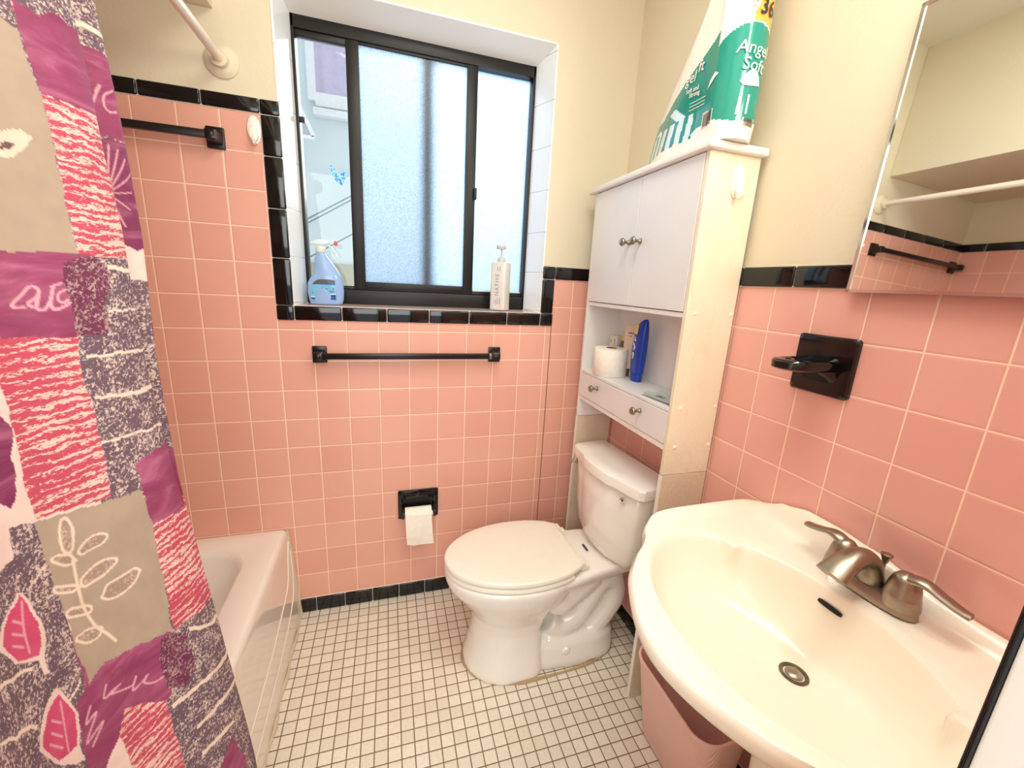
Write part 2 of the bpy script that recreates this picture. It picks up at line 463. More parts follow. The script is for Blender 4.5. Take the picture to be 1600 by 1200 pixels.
# butterfly sticker on the clear pane
bm = B()
def wing(px):
    bm.faces.new([bm.verts.new((cx + (a-527)*.00196, FY+.0325, cz - (b-270)*.00196)) for a, b in px])
cx, cz = 0.204, 1.700
wing([(514,254),(519,258),(524,267),(530,278),(533,287),(527,285),(520,278),(515,268)])
wing([(530,277),(531,268),(537,261),(541,263),(540,271),(537,278),(533,285)])
def fly_mat():
    k = NT('blue_butterfly_print'); co = k.coords('Object')
    col = k.mix(k.maprange(k.noise(co, 160, 2), .42, .58), lin((40,120,220)), lin((150,205,250)))
    m_ = k.pbr(col, .4); k.b.inputs['Subsurface Weight'].default_value = 0
    tl = k.n('ShaderNodeBsdfTranslucent'); k.link(col, tl.inputs[0]); mx = k.n('ShaderNodeMixShader'); mx.inputs[0].default_value = .6
    k.link(k.b.outputs[0], mx.inputs[1]); k.link(tl.outputs[0], mx.inputs[2]); k.link(mx.outputs[0], k.out.inputs[0]); return m_
bf = obj('butterfly_sticker', bm, fly_mat(), None, 0)
bm = B(); tube(bm, [(cx-.012, FY+.032, cz-.010), (cx+.004, FY+.032, cz-.018), (cx+.012, FY+.032, cz-.034)], .0010, 6)
obj('butterfly_body', bm, plain('dark_blue_print', (18,40,110), .5), bf)
tag(bf, 'small blue butterfly sticker on the clear left window pane', 'sticker')

# ================================================================== OUTSIDE: neighbour house seen through the clear pane
house = thing('neighbour_house', 'pale stucco house next door seen through the clear window pane', 'house', (0.3, 3.0, 0))
stucco = plain('pale_blue_stucco', (212,226,228), .8, var=.03, scale=3)
bm = B(); box(bm, -2.6, 4.2, 3.0, 3.2, -1.0, 5.5); obj('stucco_wall', bm, stucco, house, 0)
bm = B(); box(bm, -2.6, 4.2, 2.96, 3.0, 1.05, 1.46, .01); obj('base_course', bm, plain('beige_base_course', (176,172,150), .8), house)
bm = B()
for b in ((-.26, -.19, 2.93, 2.999, 2.86, 4.2), (-.20, .75, 2.93, 2.999, 2.82, 2.93), (-.22, .78, 2.90, 2.999, 2.74, 2.80)): box(bm, *b, bev=.006)
fr = obj('window_frame', bm, plain('white_outside_trim', (235,238,240), .5), house)
bm = B()
rg = []
for z in (2.93, 4.1):
    rg.append([(-.19 + .92*i/40, 2.975 + .014*math.sin(i*1.25), z) for i in range(41)])
loft(bm, rg, closed=False); obj('curtain', bm, plain('lilac_curtain', (206,198,222), .8, var=.04), fr)
# propped open awning sash and a sloping stair rail
bm = B()
loft(bm, [[(-.46, 2.60, 3.05), (-.43, 2.60, 3.05), (-.17, 2.60, 2.48), (-.20, 2.60, 2.47)], [(-.46, 2.64, 3.05), (-.43, 2.64, 3.05), (-.17, 2.64, 2.48), (-.20, 2.64, 2.47)]])
box(bm, -.46, -.18, 2.60, 2.64, 2.455, 2.48)
aw = obj('awning_sash', bm, plain('white_awning_frame', (236,240,244), .4), house, 0)
bm = B(); loft(bm, [[(-.45, 2.615, 3.0), (-.19, 2.615, 2.48), (-.45, 2.615, 2.48)], [(-.45, 2.622, 3.0), (-.19, 2.622, 2.48), (-.45, 2.622, 2.48)]])
obj('awning_pane', bm, plain('obscure_awning_glass', (176,190,200), .3, var=.06, scale=40), aw, 0)
bm = B()
for dz in (0.0, 0.035, -.30): tube(bm, [(-.6, 2.80, 1.62+dz), (.7, 2.80, 2.42+dz)], .006, 8)
obj('stair_rail', bm, plain('grey_rail', (120,134,146), .5), house)
# ================================================================== BATHTUB
bm = B()
zr = 0.392
def tub_rr(x0, x1, y0, y1, r, z, n=10):
    w, h = x1-x0, y1-y0
    return [Vector((x0+w/2+a, y0+h/2+b, z)) for a, b in rrect(w, h, r, n)]
ya, yb = YF+.001, -0.001
outer = [tub_rr(XL+.001, 0.0, ya, yb, .006, 0.0), tub_rr(XL+.001, -.004, ya, yb, .006, .06), tub_rr(XL+.001, -.022, ya, yb, .008, .34),
         tub_rr(XL+.001, -.0255, ya, yb, .010, .372), tub_rr(XL+.001, -.029, ya, yb-.001, .012, .384), tub_rr(XL+.003, -.036, ya, yb-.003, .014, .390), tub_rr(XL+.008, -.045, ya+.004, yb-.008, .016, zr)]
inner = [tub_rr(-.70, -.116, -1.44, -.085, .13, zr), tub_rr(-.694, -.124, -1.432, -.093, .125, zr-.004), tub_rr(-.686, -.134, -1.42, -.105, .12, zr-.02),
         tub_rr(-.672, -.150, -1.40, -.135, .12, .26), tub_rr(-.65, -.172, -1.36, -.185, .13, .13), tub_rr(-.62, -.20, -1.32, -.24, .12, .085), tub_rr(-.5, -.32, -1.1, -.5, .05, .075)]
loft(bm, outer + inner, cap0=False)
tub = obj('bathtub', bm, M['tub'], None, 50)
tag(tub, 'cream white built-in bathtub with glossy apron left of the tiled floor', 'bathtub')
bm = B()
def apx(z): return -0.004 - (z-.06)*.0643
ln = catmull([(0,-.018,.345),(0,-.05,.30),(0,-.10,.225),(0,-.20,.195),(0,-.45,.165),(0,-.9,.15),(0,-1.45,.145)], 8)
for p in ln: p.x = apx(p.z)
tube(bm, ln, .006, 8, up=(1,0,0), hgt=.5)
ln = catmull([(0,-.012,.30),(0,-.03,.19),(0,-.10,.12),(0,-.3,.085),(0,-.7,.07),(0,-1.45,.065)], 8)
for p in ln: p.x = apx(p.z)
tube(bm, ln, .005, 8, up=(1,0,0), hgt=.5)
obj('apron_bead', bm, M['tub'], tub)
bm = B()
cp = [(-.026, -.004, .386), (-.022, -.004, .34), (-.003, -.004, .07), (.002, -.004, .003)]
tube(bm, catmull(cp, 5), .005, 8, up=(1,0,0))
tube(bm, [(.003 + .003*math.sin(y*37) , y, .003) for y in np.linspace(-.004, YF+.01, 40)], [.005+.002*math.sin(i*1.7) for i in range(40)], 8)
obj('caulk_bead', bm, M['caulk'], tub)

# ================================================================== SHOWER ROD + TOWEL BARS
def flange(bm, c, ax=1, s=-1, r=.045):
    lathe(bm, c, [(r, 0), (r, s*.004), (r*.86, s*.011), (r*.55, s*.016), (r*.5, s*.03)], 28, 'y')
    for a in (1.2, 4.3): lathe(bm, (c[0]+r*.75*math.cos(a), c[1]+s*.006, c[2]+r*.75*math.sin(a)), [(.006, 0), (.006, s*.004), (.003, s*.007)], 10, 'y')
rod = thing('curtain_rod', 'cream painted shower rod above the tub, fixed beside the window', 'curtain rod', (-.09, 0, 1.942))
bm = B(); tube(bm, [(-.09, -.012, 1.942), (-.09, YF+.005, 1.942)], .0125, 20); obj('rod', bm, plain('ivory_rod', (238,222,206), .3, coat=.3, var=.015), rod)
bm = B(); flange(bm, (-.09, 0.0035, 1.942)); obj('flange', bm, M['paint'], rod)
bm = B(); flange(bm, (-.09, YF-.006, 1.942), s=1); obj('flange', bm, M['paint'], rod)

def towel_bar(name, label, x0, x1, z):
    t = thing(name, label, 'towel bar', ((x0+x1)/2, 0, z))
    for xc in (x0, x1):
        bm = B()
        box(bm, xc-.024, xc+.024, -.010, .0012, z-.029, z+.031, .003)
        loft(bm, [[(xc+a*w, y, z+b*w) for a, b in rrect(2, 2, .3, 3)] for w, y in ((.020, -.009), (.015, -.022), (.0145, -.048), (.012, -.050))])
        lathe(bm, (xc, -.0485, z), [(.0085, 0), (.0085, -.004), (.004, -.006)], 12, 'y')
        obj('bracket', bm, M['black_iron'], t)
    bm = B(); box(bm, x0+.008, x1-.008, -.047, -.029, z-.0105, z+.0105, .003); obj('bar', bm, M['black_iron'], t)
    return t
tb = towel_bar('towel_bar', 'black square towel bar on the pink tile under the window', 0.127, 0.770, 1.073)
bm = B(); box(bm, .741, .752, -.0485, -.028, 1.0615, 1.0845, .002); obj('end_sleeve', bm, M['nickel'], tb, label='worn bright metal sleeve')
towel_bar('towel_bar', 'black towel bar high on the tile behind the shower curtain', -0.735, -0.124, 1.733)

# ================================================================== ADHESIVE HOOKS
def hook(name, label, c, ax):
    t = thing(name, label, 'hook', c)
    def fn(a, b, d):   # a across, b up, d out
        return (c[0]+a, c[1]-d, c[2]+b)
    bm = B()
    loft(bm, [[fn(a*s, b*s, d) for a, b in [(.0195*math.cos(q), .0395*math.sin(q)) for q in np.linspace(0, 2*PI, 33)[:-1]]] for s, d in ((1, -.0012), (1, .004), (.93, .0065), (.6, .0085), (.1, .0092))])
    obj('plate', bm, M['plastic_white'], t)
    bm = B()
    ring = []
    loft(bm, [[fn(a*s, b*s-.012, d) for a, b in [(.013*math.cos(q), .022*math.sin(q)) for q in np.linspace(0, 2*PI, 25)[:-1]]] for s, d in ((1, .007), (1, .012), (.9, .015), (.3, .016))])
    tube(bm, catmull([fn(0, -.016, .010), fn(0, -.033, .014), fn(0, -.038, .022), fn(0, -.028, .028)], 5), [.005]*15+[.003], 10, up=(1,0,0), wid=1.6)
    obj('prong', bm, M['plastic_white'], t)
    return t
hook('adhesive_hook', 'white oval adhesive hook on pink tile left of the window', (-.019, -.0002, 1.771), 'y')
hook('adhesive_hook', 'white oval adhesive hook on the near side of the tall cabinet', (1.210, -.6652, 1.634), 'y')

# ================================================================== RECESSED PAPER HOLDER + ROLL
t = thing('paper_holder', 'black ceramic toilet paper holder set in pink tile', 'toilet paper holder', (.4695, 0, .445))
bm = B()
x0, x1, z0, z1 = .388, .551, .381, .508
box(bm, x0, x1, -.010, .0, z1-.038, z1, .005); box(bm, x0, x0+.022, -.010, 0, z0, z1-.030, .004); box(bm, x1-.022, x1, -.010, 0, z0, z1-.030, .004)
box(bm, x0+.01, x1-.01, -.002, .0, z0+.01, z1-.01)
tube(bm, catmull([(x0+.020, -.010, z1-.022), (x0+.06, -.017, z1-.018), (.4695, -.020, z1-.016), (x1-.06, -.017, z1-.018), (x1-.020, -.010, z1-.022)], 6), .009, 10)
for s, xx in ((1, x0+.018), (-1, x1-.018)):
    loft(bm, [[(xx+a, y, .415+b) for a, b in rrect(.013, w, .006, 4)] for y, w in ((-.006, .07), (-.03, .045), (-.046, .03), (-.050, .02))])
obj('plate', bm, M['black_ceramic'], t)
bm = B(); tube(bm, [(x0+.024, -.034, .410), (x1-.024, -.034, .410)], .0105, 16); obj('roller', bm, M['plastic_white'], t)
roll = thing('toilet_roll', 'nearly used toilet roll with hanging sheet in the black wall holder', 'toilet roll', (.4695, -.034, .41), 'toilet rolls')
bm = B(); lathe(bm, (.414, -.034, .412), [(.020, 0), (.030, 0), (.031, .002), (.031, .104), (.030, .106), (.020, .106)], 32, 'x', cap0=False, cap1=False)
loft(bm, [circ((.414+d, -.034, .412), .020, 32, 'x') for d in (0, .106)], False, False)
obj('paper_core', bm, M['paper'], roll)
bm = B()
sh = []
for i in range(13):
    f = i/12
    y = -.066 - .004*math.sin(f*3) ; z = .425 - .137*f
    sh.append([(.4145 + .006*f*f + .104*j/8 + .003*f*(j/8), y + .0015*math.sin(j*.9+f*4), z - (.008*max(0, (2-j))/2*f if j < 2 else 0)*(-1 if False else 1)*(-1)*f) for j in range(9)])
top = [[(.4145+.104*j/8, -.034-.0325*math.cos(a), .412+.0325*math.sin(a)) for j in range(9)] for a in np.linspace(1.5, .35, 7)]
loft(bm, top + sh, closed=False)
obj('loose_sheet', bm, M['paper'], roll, 60)

# ================================================================== BLACK CERAMIC HOLDER (right wall)
t = thing('tumbler_holder', 'black ceramic toothbrush and tumbler holder on the right tile wall', 'toothbrush holder', (XR, -.932, 1.213))
bm = B()
loft(bm, [[(XR-d, -.932+a, 1.213+b) for a, b in rrect(w, h, .008, 5)] for d, w, h in ((.0002, .131, .130), (.008, .131, .130), (.012, .124, .123), (.0128, .112, .11))])
obj('plate', bm, M['black_ceramic'], t)
bm = B()
def shelf_ring(s, z):
    pts = [(-.010, .043), (-.050, .040), (-.085, .040), (-.118, .034), (-.134, .018), (-.138, 0), (-.134, -.018), (-.118, -.034), (-.085, -.040), (-.050, -.040), (-.010, -.043)]
    return [(XR + a*s if i not in (0, 10) else XR-.008, -.932 + b*s, z) for i, (a, b) in enumerate(pts)]
loft(bm, [shelf_ring(.94, 1.2050), shelf_ring(1, 1.2090), shelf_ring(1, 1.2225), shelf_ring(.96, 1.2265), shelf_ring(.86, 1.2272), shelf_ring(.78, 1.2252), shelf_ring(.4, 1.2250)])
loft(bm, [[(XR-.010, -.932+a, 1.205+b) for a, b in rrect(.085, .06, .02, 5)], [(XR-.03, -.932+a, 1.209+b) for a, b in rrect(.07, .035, .012, 5)], [(XR-.06, -.932+a, 1.213+b) for a, b in rrect(.06, .016, .006, 5)]])
obj('shelf', bm, M['black_ceramic'], t)
bm = B()
bm.free()
for dy in (-.022, .022):
    bm = B(); lathe(bm, (XR-.085, -.932+dy, 1.2250), [(.006, 0), (.006, .0012)], 14); obj('brush_hole', bm, M['dark_hole'], t)

# ================================================================== MIRROR CABINET (leans a little off the wall)
tilt, yaw = 0.0421, 0.0138
nrm = Vector((-math.cos(tilt)*math.cos(yaw), math.cos(tilt)*math.sin(yaw), math.sin(tilt)))
upv = (Vector((0,0,1)) - nrm*nrm.z).normalized(); sdv = upv.cross(nrm).normalized()
if sdv.y > 0: sdv = -sdv
mo = Vector((1.266, -.955, 1.372))
MW, MH = .50, .507
def mp(a, b, d=0): return mo + sdv*a + upv*b + nrm*d
mir = thing('mirror_cabinet', 'chrome framed mirror cabinet on the wall above the sink', 'mirror', mp(MW/2, 0))
def mbox(bm, a0, a1, b0, b1, d0, d1):
    loft(bm, [[mp(a, b, d0) for a, b in ((a0,b0),(a1,b0),(a1,b1),(a0,b1))], [mp(a, b, d1) for a, b in ((a0,b0),(a1,b0),(a1,b1),(a0,b1))]])
bm = B()
for q in ((0, MW, 0, .006), (0, MW, MH-.006, MH), (0, .006, 0, MH), (MW-.006, MW, 0, MH)): mbox(bm, *q, -.006, .0035)
obj('frame', bm, M['chrome'], mir, 0)
bm = B(); mbox(bm, .006, MW-.006, .006, MH-.006, -.004, .001); obj('mirror_glass', bm, M['mirror'], mir, 0)
bm = B()
w0, w1 = [], []
for a, b in ((.01,.012),(MW-.01,.012),(MW-.01,MH-.01),(.01,MH-.01)):
    p = mp(a, b, -.004); w0.append(p); w1.append(Vector((max(XR-.009, p.x+.001), p.y, p.z)))
loft(bm, [w0, w1]); obj('cabinet_body', bm, M['black_alu'], mir, 0)
# ================================================================== TOILET
TY = -0.375
toi = thing('toilet', 'cream two-piece toilet with closed lid against the right wall', 'toilet', (.9, TY, 0))
def tring(xf, xb, hw, z, n=40, pf=2.0, pb=3.5, xm=None, ys=0.0):
    """plan outline: front half a (super)ellipse, rear half squarer"""
    if xm is None: xm = xf + (xb-xf)*.55
    out = []
    for i in range(n):
        a = 2*PI*i/n
        c, s = math.cos(a), math.sin(a)
        if c < 0: ex, L = pf, xm-xf
        else: ex, L = pb, xb-xm
        X = math.copysign(abs(c)**(2/ex), c)*L; Y = math.copysign(abs(s)**(2/ex), s)*hw
        out.append((xm+X, TY+Y+ys, z))
    return out
bm = B()
# front pedestal flaring up into the bowl
loft(bm, [tring(.600, .875, .145, .000, pb=5), tring(.602, .875, .145, .020, pb=5), tring(.612, .872, .138, .055, pb=5), tring(.625, .868, .128, .11, pb=5), tring(.632, .868, .122, .17, pb=4.5),
          tring(.628, .885, .125, .215, pb=4), tring(.605, .915, .140, .255, pb=3.2), tring(.570, .96, .160, .300, pb=2.8), tring(.542, .985, .173, .335, pb=2.6), tring(.530, 1.0, .179, .365, pb=2.6),
          tring(.529, 1.0, .180, .385, pb=2.6), tring(.536, .995, .174, .393, pb=2.6)])
# deck running back under the tank
def deck(z, ins, y1=.132):
    pts = []
    for x, h in ((.80, .170), (.90, .162), (.97, .150), (1.03, .138), (1.10, .128), (1.18, .122), (1.245, .118), (1.252, .108)):
        pts.append((x, h-ins))
    return [(x, TY+h, z) for x, h in pts] + [(x, TY-h, z) for x, h in reversed(pts)]
def decku(zf, ins):
    r = deck(0, ins); out = []
    for x, y, z in r:
        f = min(1, max(0, (x-.86)/.36)); out.append((x, y, zf + .010*f))
    return out
loft(bm, [decku(.30, .055), decku(.335, .02), decku(.352, .004), decku(.375, 0), decku(.385, .003), decku(.389, .010)])
# foot at the back
loft(bm, [tring(.84, 1.185, .128, 0, pf=6, pb=3), tring(.84, 1.187, .126, .03, pf=6, pb=3), tring(.84, 1.182, .117, .085, pf=6, pb=3), tring(.85, 1.172, .104, .105, pf=6, pb=3), tring(.87, 1.15, .08, .112, pf=6, pb=3)])
# S-shaped trapway showing in relief on both flanks
for sd in (1, -1):
    tr = catmull([(.905, TY+sd*.045, .150), (.955, TY+sd*.050, .125), (1.02, TY+sd*.050, .165), (1.065, TY+sd*.052, .235), (1.105, TY+sd*.052, .295), (1.155, TY+sd*.050, .285), (1.168, TY+sd*.050, .215), (1.130, TY+sd*.050, .145), (1.085, TY+sd*.05, .085)], 6)
    tube(bm, tr, .050, 14, up=(0,1,0), wid=.95, hgt=1.0)
    tube(bm, catmull([(.885, TY+sd*.06, .30), (.93, TY+sd*.07, .255), (.98, TY+sd*.060, .27), (1.06, TY+sd*.06, .34)], 6), .055, 12, up=(0,1,0))
loft(bm, [tring(.86, 1.17, .055, .05), tring(.87, 1.18, .055, .35)])
bowl = obj('bowl', bm, M['toilet'], toi, 180)
rm = bowl.modifiers.new('merge', 'REMESH'); rm.mode = 'VOXEL'; rm.voxel_size = .0058; rm.use_smooth_shade = True
sm = bowl.modifiers.new('soften', 'SMOOTH'); sm.iterations = 5; sm.factor = .5
# bolt caps
for sd in (1, -1):
    bm = B()
    lathe(bm, (.958, TY+sd*.108, .066), [(.017, 0), (.0165, sd*.010), (.013, sd*.016), (.006, sd*.019)], 20, 'y'); obj('bolt_cap', bm, M['toilet'], toi)
# seat and lid
def lid_ring(z, ins=0.0, xb=.988, n=60):
    out = []; xm, a, b = .80, .272, .178
    right = []
    pts = []
    for i in range(31):
        q = PI/2 + PI*i/30      # front half
        pts.append((xm + (a-ins)*math.cos(q), (b-ins)*math.sin(q)))
    q1 = [(x, h) for x, h in ((xm+.03, .1772), (xm+.07, .1735), (xm+.11, .165), (xm+.145, .152), (xb-.016, .137), (xb-.004, .130), (xb, .118))]
    back = [(x - (ins if x > .95 else 0), h-ins) for x, h in q1]
    full = pts + [(x, -h) for x, h in back] + [(x, h) for x, h in reversed(back)]
    return [(x, TY+y, z) for x, y in full]
bm = B(); loft(bm, [lid_ring(.417, .004), lid_ring(.4195), lid_ring(.4295), lid_ring(.4335, .003), lid_ring(.4350, .010), lid_ring(.4365, .04), lid_ring(.437, .10)])
lid = obj('lid', bm, M['seat'], toi, 50)
bm = B()
o_, i_ = (lambda z, s: lid_ring(z, s, .955)), None
loft(bm, [lid_ring(.394, .006, .955), lid_ring(.397, .001, .955), lid_ring(.408, .001, .955), lid_ring(.4125, .006, .955), lid_ring(.4125, .055, .955), lid_ring(.394, .055, .955)], cap0=False, cap1=False)
obj('seat', bm, M['seat'], toi, 50)
for sd in (1, -1):
    bm = B(); box(bm, .985, 1.018, TY+sd*.105-.014, TY+sd*.105+.014, .396, .418, .005, 3)
    tube(bm, [(.992, TY+sd*.105-.02, .424), (.992, TY+sd*.105+.02, .424)], .008, 12); obj('hinge', bm, M['seat'], toi)
bm = B()
for sd in (-1,):
    pass
fn = lambda x, y: (1.060 - y, TY-.002 - x, .4005)
box(bm, 1.055, 1.063, TY-.022, TY+.018, .3975, .4003, .001)
bd = obj('maker_mark', bm, plain('dark_print', (60, 56, 52), .6), toi)
# tank, turned a few degrees off square
rot = Matrix.Rotation(math.radians(5.0), 3, 'Z')
tc = Vector((1.165, -.385, 0))
def tk(l):     # local (x toward the wall, y along it) to world
    return [tc + rot @ Vector((x, y, z)) for x, y, z in l]
def tank_plan(hw, xf, xc, xb, z, ins=0.0, pk=.085, n=5):
    """bow front with flat middle, angled shoulders"""
    base = [(-xb, -hw), (-xb, hw)]
    poly = [(xb, hw-.01), (xb, -hw+.01), (xb-.012, -hw), (xc+.012, -hw), (xc-.004, -hw+.012), (xc-.016, -hw+.050), (xf+.012, -pk-.012), (xf+.001, -pk+.006), (xf-.004, 0),
            (xf+.001, pk-.006), (xf+.012, pk+.012), (xc-.016, hw-.050), (xc-.004, hw-.012), (xc+.012, hw), (xb-.012, hw)]
    return tk([(x*(1), y, z) for x, y in poly])
bm = B()
loft(bm, [tank_plan(.208, -.108, -.072, .070, .704), tank_plan(.2110, -.1125, -.0745, .071, .708), tank_plan(.2110, -.1125, -.0745, .071, .736), tank_plan(.2085, -.110, -.072, .069, .742), tank_plan(.203, -.105, -.067, .066, .7448), tank_plan(.12, -.06, -.03, .04, .746)])
obj('tank_lid', bm, M['toilet'], toi, 28)
bm = B()
T = [(.105, -.040, -.020, .040, .392), (.130, -.062, -.036, .055, .398), (.150, -.078, -.048, .060, .415), (.166, -.088, -.056, .063, .45), (.178, -.094, -.060, .064, .52), (.188, -.098, -.063, .064, .62), (.196, -.100, -.065, .064, .704)]
loft(bm, [tank_plan(a, b, c, d, z, pk=min(.085, a*.5)) for a, b, c, d, z in T])
obj('tank', bm, M['toilet'], toi, 180)
bm = B()
p = tk([(-.060, .194, .672)])[0]
lathe(bm, p, [(.013, -.004), (.013, .004), (.010, .008), (.006, .012)], 18, 'y')
q = tk([(-.060, .207, .672), (-.072, .209, .670), (-.085, .207, .664)])
tube(bm, q, [.005, .0055, .007], 10, wid=1.0)
obj('flush_lever', bm, M['chrome'], toi)
bm = B()
bp = tk([(-.0885, -.138, .678)])[0]
dirn = (rot @ Vector((-.85, -.45, 0))).normalized(); sv = dirn.cross(Vector((0,0,1)))
def disc(r0, r1, d0, d1, n=20): loft(bm, [[bp + dirn*d + sv*(r*1.15*math.cos(2*PI*i/n)) + Vector((0,0,r*math.sin(2*PI*i/n))) for i in range(n)] for r, d in ((r0, d0), (r0, d1), (r1, d1+.001))])
disc(.0085, .007, -.006, .002); bdg = obj('badge', bm, M['chrome'], toi, label='small round chrome badge')
bm = B(); disc(.0045, .004, .0015, .0035, 3); obj('badge_center', bm, M['dark_hole'], bdg)
# caulk ring round the foot
bm = B()
rg = [Vector(p) for p in tring(.598, .88, .148, .003, pb=8)]
ring2 = [p for p in tring(.598, 1.19, .146, .003, n=60, pf=2, pb=3.2, xm=.80)]
ring2.append(ring2[0])
tube(bm, ring2, [.005+.0015*math.sin(i*1.3) for i in range(61)], 8, hgt=.7, cap=False)
obj('caulk_ring', bm, plain('stained_caulk', (190,160,120), .7, var=.1, scale=40), toi)

# shut-off valve by the wall
v = thing('supply_valve', 'small dark shut-off valve low on the wall behind the toilet', 'valve', (XR, -.56, .20))
bm = B(); lathe(bm, (XR-.001, -.56, .20), [(.026, -.0), (.026, -.004), (.014, -.010), (.009, -.012), (.009, -.045), (.013, -.046), (.013, -.062)], 18, 'x'); obj('stem', bm, M['dark_metal'], v)
bm = B(); lathe(bm, (XR-.063, -.56, .20), [(.019, 0), (.021, -.004), (.019, -.010), (.006, -.012)], 12, 'x', sy=.65); obj('handle', bm, M['dark_metal'], v)
bm = B(); tube(bm, catmull([(XR-.05, -.56, .205), (XR-.05, -.557, .26), (XR-.055, -.548, .32), (XR-.06, -.540, .372)], 6), .004, 8); obj('supply_tube', bm, M['chrome'], v)

# ================================================================== OVER-TOILET CABINET
CX0, CX1, CY0, CY1 = 1.1186, XR-.009, -.665, -.085
cab = thing('storage_cabinet', 'tall white over-toilet cabinet with two doors and a drawer', 'cabinet', (1.2, -.375, 0))
bm = B(); box(bm, 1.102, XR-.004, -.682, -.055, 1.697, 1.7155, .004, 3); obj('top_board', bm, M['cab_edge'], cab)
bm = B(); box(bm, CX0, CX1, CY0, CY0+.014, .830, 1.697, .0012, 1); obj('side_panel', bm, M['cab_side'], cab, label='water-marked white side panel with warm light painted into its colour')
bm = B(); box(bm, CX0, CX1, CY1-.014, CY1, .830, 1.697, .0012, 1); obj('side_panel', bm, M['cab'], cab)
for ya_, yb_ in ((CY0, CY0+.014), (CY1-.014, CY1)):
    bm = B(); box(bm, CX0, CX1, ya_, yb_, 0.0, .8285, .0012, 1); obj('leg_panel', bm, M['leg_board'], cab)
    bm = B(); box(bm, CX0-.0012, CX0+.002, ya_+.0005, yb_-.0005, 0.002, .8285); obj('edge_strip', bm, M['cab_edge'], cab)
bm = B(); box(bm, CX1-.006, CX1-.001, CY0+.014, CY1-.014, .918, 1.697); obj('back_panel', bm, M['cab'], cab, 0)
bm = B(); box(bm, CX0+.002, CX1-.006, CY0+.014, CY1-.014, 1.288, 1.3015, .001, 1); obj('cupboard_floor', bm, M['cab_edge'], cab)
bm = B(); box(bm, CX0+.001, CX1-.006, CY0+.014, CY1-.014, 1.020, 1.031, .001, 1); obj('shelf', bm, M['cab'], cab)
bm = B(); box(bm, CX0+.001, CX1-.006, CY0+.014, CY1-.014, .905, .921, .001, 1); obj('bottom_rail', bm, M['cab_edge'], cab)
def knob(parent, c, r=.0125):
    bm = B()
    lathe(bm, c, [(.0085, 0), (.0085, -.003), (.0048, -.006), (.0045, -.016), (.0075, -.020), (r, -.025), (r*1.02, -.029), (r*.8, -.033), (r*.3, -.0345)], 22, 'x', sx=1.0, sy=1.0)
    return obj('knob', bm, M['nickel'], parent, 50)
ym = -.384
for a, b, ky in ((CY0+.0158, ym-.0016, -.412), (ym+.0016, CY1-.0158, -.352)):
    bm = B(); box(bm, CX0-.001, CX0+.015, a, b, 1.3040, 1.6945, .001, 1); d = obj('door', bm, M['cab'], cab)
    knob(d, (CX0-.001, ky, 1.503))
bm = B(); box(bm, CX0-.001, CX0+.014, CY0+.0155, CY1-.0155, .9235, 1.0185, .001, 1)
dr = obj('drawer', bm, M['cab'], cab)
bm = B(); 
for b in ((CX0+.014, CX1-.02, CY0+.03, CY0+.042, .928, 1.0), (CX0+.014, CX1-.02, CY1-.042, CY1-.03, .928, 1.0), (CX0+.014, CX1-.02, CY0+.03, CY1-.03, .926, .930)): box(bm, *b)
obj('drawer_box', bm, M['cab'], dr, 0)
for ky in (-.2415, -.5215): knob(dr, (CX0-.001, ky, .9845))
for x, z in ((1.1464, 1.3011), (1.268, 1.3012), (1.1464, 1.0355), (1.267, 1.0365), (1.1474, .9169), (1.2675, .9164)):
    bm = B(); lathe(bm, (x, CY0, z), [(.0062, .0), (.0060, -.0012), (.004, -.0022), (.001, -.0026)], 14, 'y'); obj('screw_cap', bm, M['plastic_white'], cab)
# ================================================================== PEDESTAL SINK
SY = -1.165
sink = thing('pedestal_sink', 'cream pedestal sink with scalloped rim on the right wall', 'sink', (1.12, SY, 0))
half = [(XR-.002, .325), (1.245, .338), (1.18, .341), (1.10, .341), (1.02, .339), (.965, .328), (.920, .298), (.897, .266), (.872, .238), (.835, .208), (.795, .164), (.762, .104), (.742, .050), (.735, 0.0)]
pl = [Vector((x, SY+d, 0)) for x, d in half] + [Vector((x, SY-d, 0)) for x, d in reversed(half[:-1])]
dense = catmull(pl, 14)
BC = Vector((.985, SY, 0))
def hit_outline(a):
    d = Vector((math.cos(a), math.sin(a), 0)); best = None
    P = dense + [dense[0]]
    for p, q in zip(P[:-1], P[1:]):
        e = q-p; den = d.x*e.y - d.y*e.x
        if abs(den) < 1e-12: continue
        w = p-BC; t = (w.x*e.y - w.y*e.x)/den; u = (w.x*d.y - w.y*d.x)/den
        if t > 0 and -1e-6 <= u <= 1+1e-6 and (best is None or t > best): best = t
    return BC + d*best
NA = 160
ANG = [2*PI*i/NA for i in range(NA)]
OUT = [hit_outline(a) for a in ANG]
def lerp(a, b, t): return a + (b-a)*t
def sstep(a, b, x):
    t = min(1, max(0, (x-a)/(b-a))); return t*t*(3-2*t)
def lip_h(y):      # height of the scalloped splash lip along the wall
    d = y - SY
    xs = [(-.34, .826), (-.28, .836), (-.20, .846), (-.13, .849), (-.06, .853), (-.02, .862), (.05, .874), (.12, .880), (.18, .880), (.24, .866), (.29, .842), (.34, .824)]
    for (a, ha), (b, hb) in zip(xs[:-1], xs[1:]):
        if d <= b: return ha + (hb-ha)*sstep(a, b, max(a, d))
    return xs[-1][1]
ZR = .820
def top_z(p):
    d = XR - p.x
    z = ZR + .004*sstep(.15, .02, d)
    z += (lip_h(p.y)-z)*(1-sstep(.016, .046, d))
    # raised border round the ledge ends
    e = .341 - abs(p.y-SY)
    if p.x > .90:
        z = max(z, ZR + (.014*sstep(.90, .97, p.x)) * (1-sstep(.014, .045, e)))
    return z
def inset(p, d):
    return p + (BC-p).normalized()*d
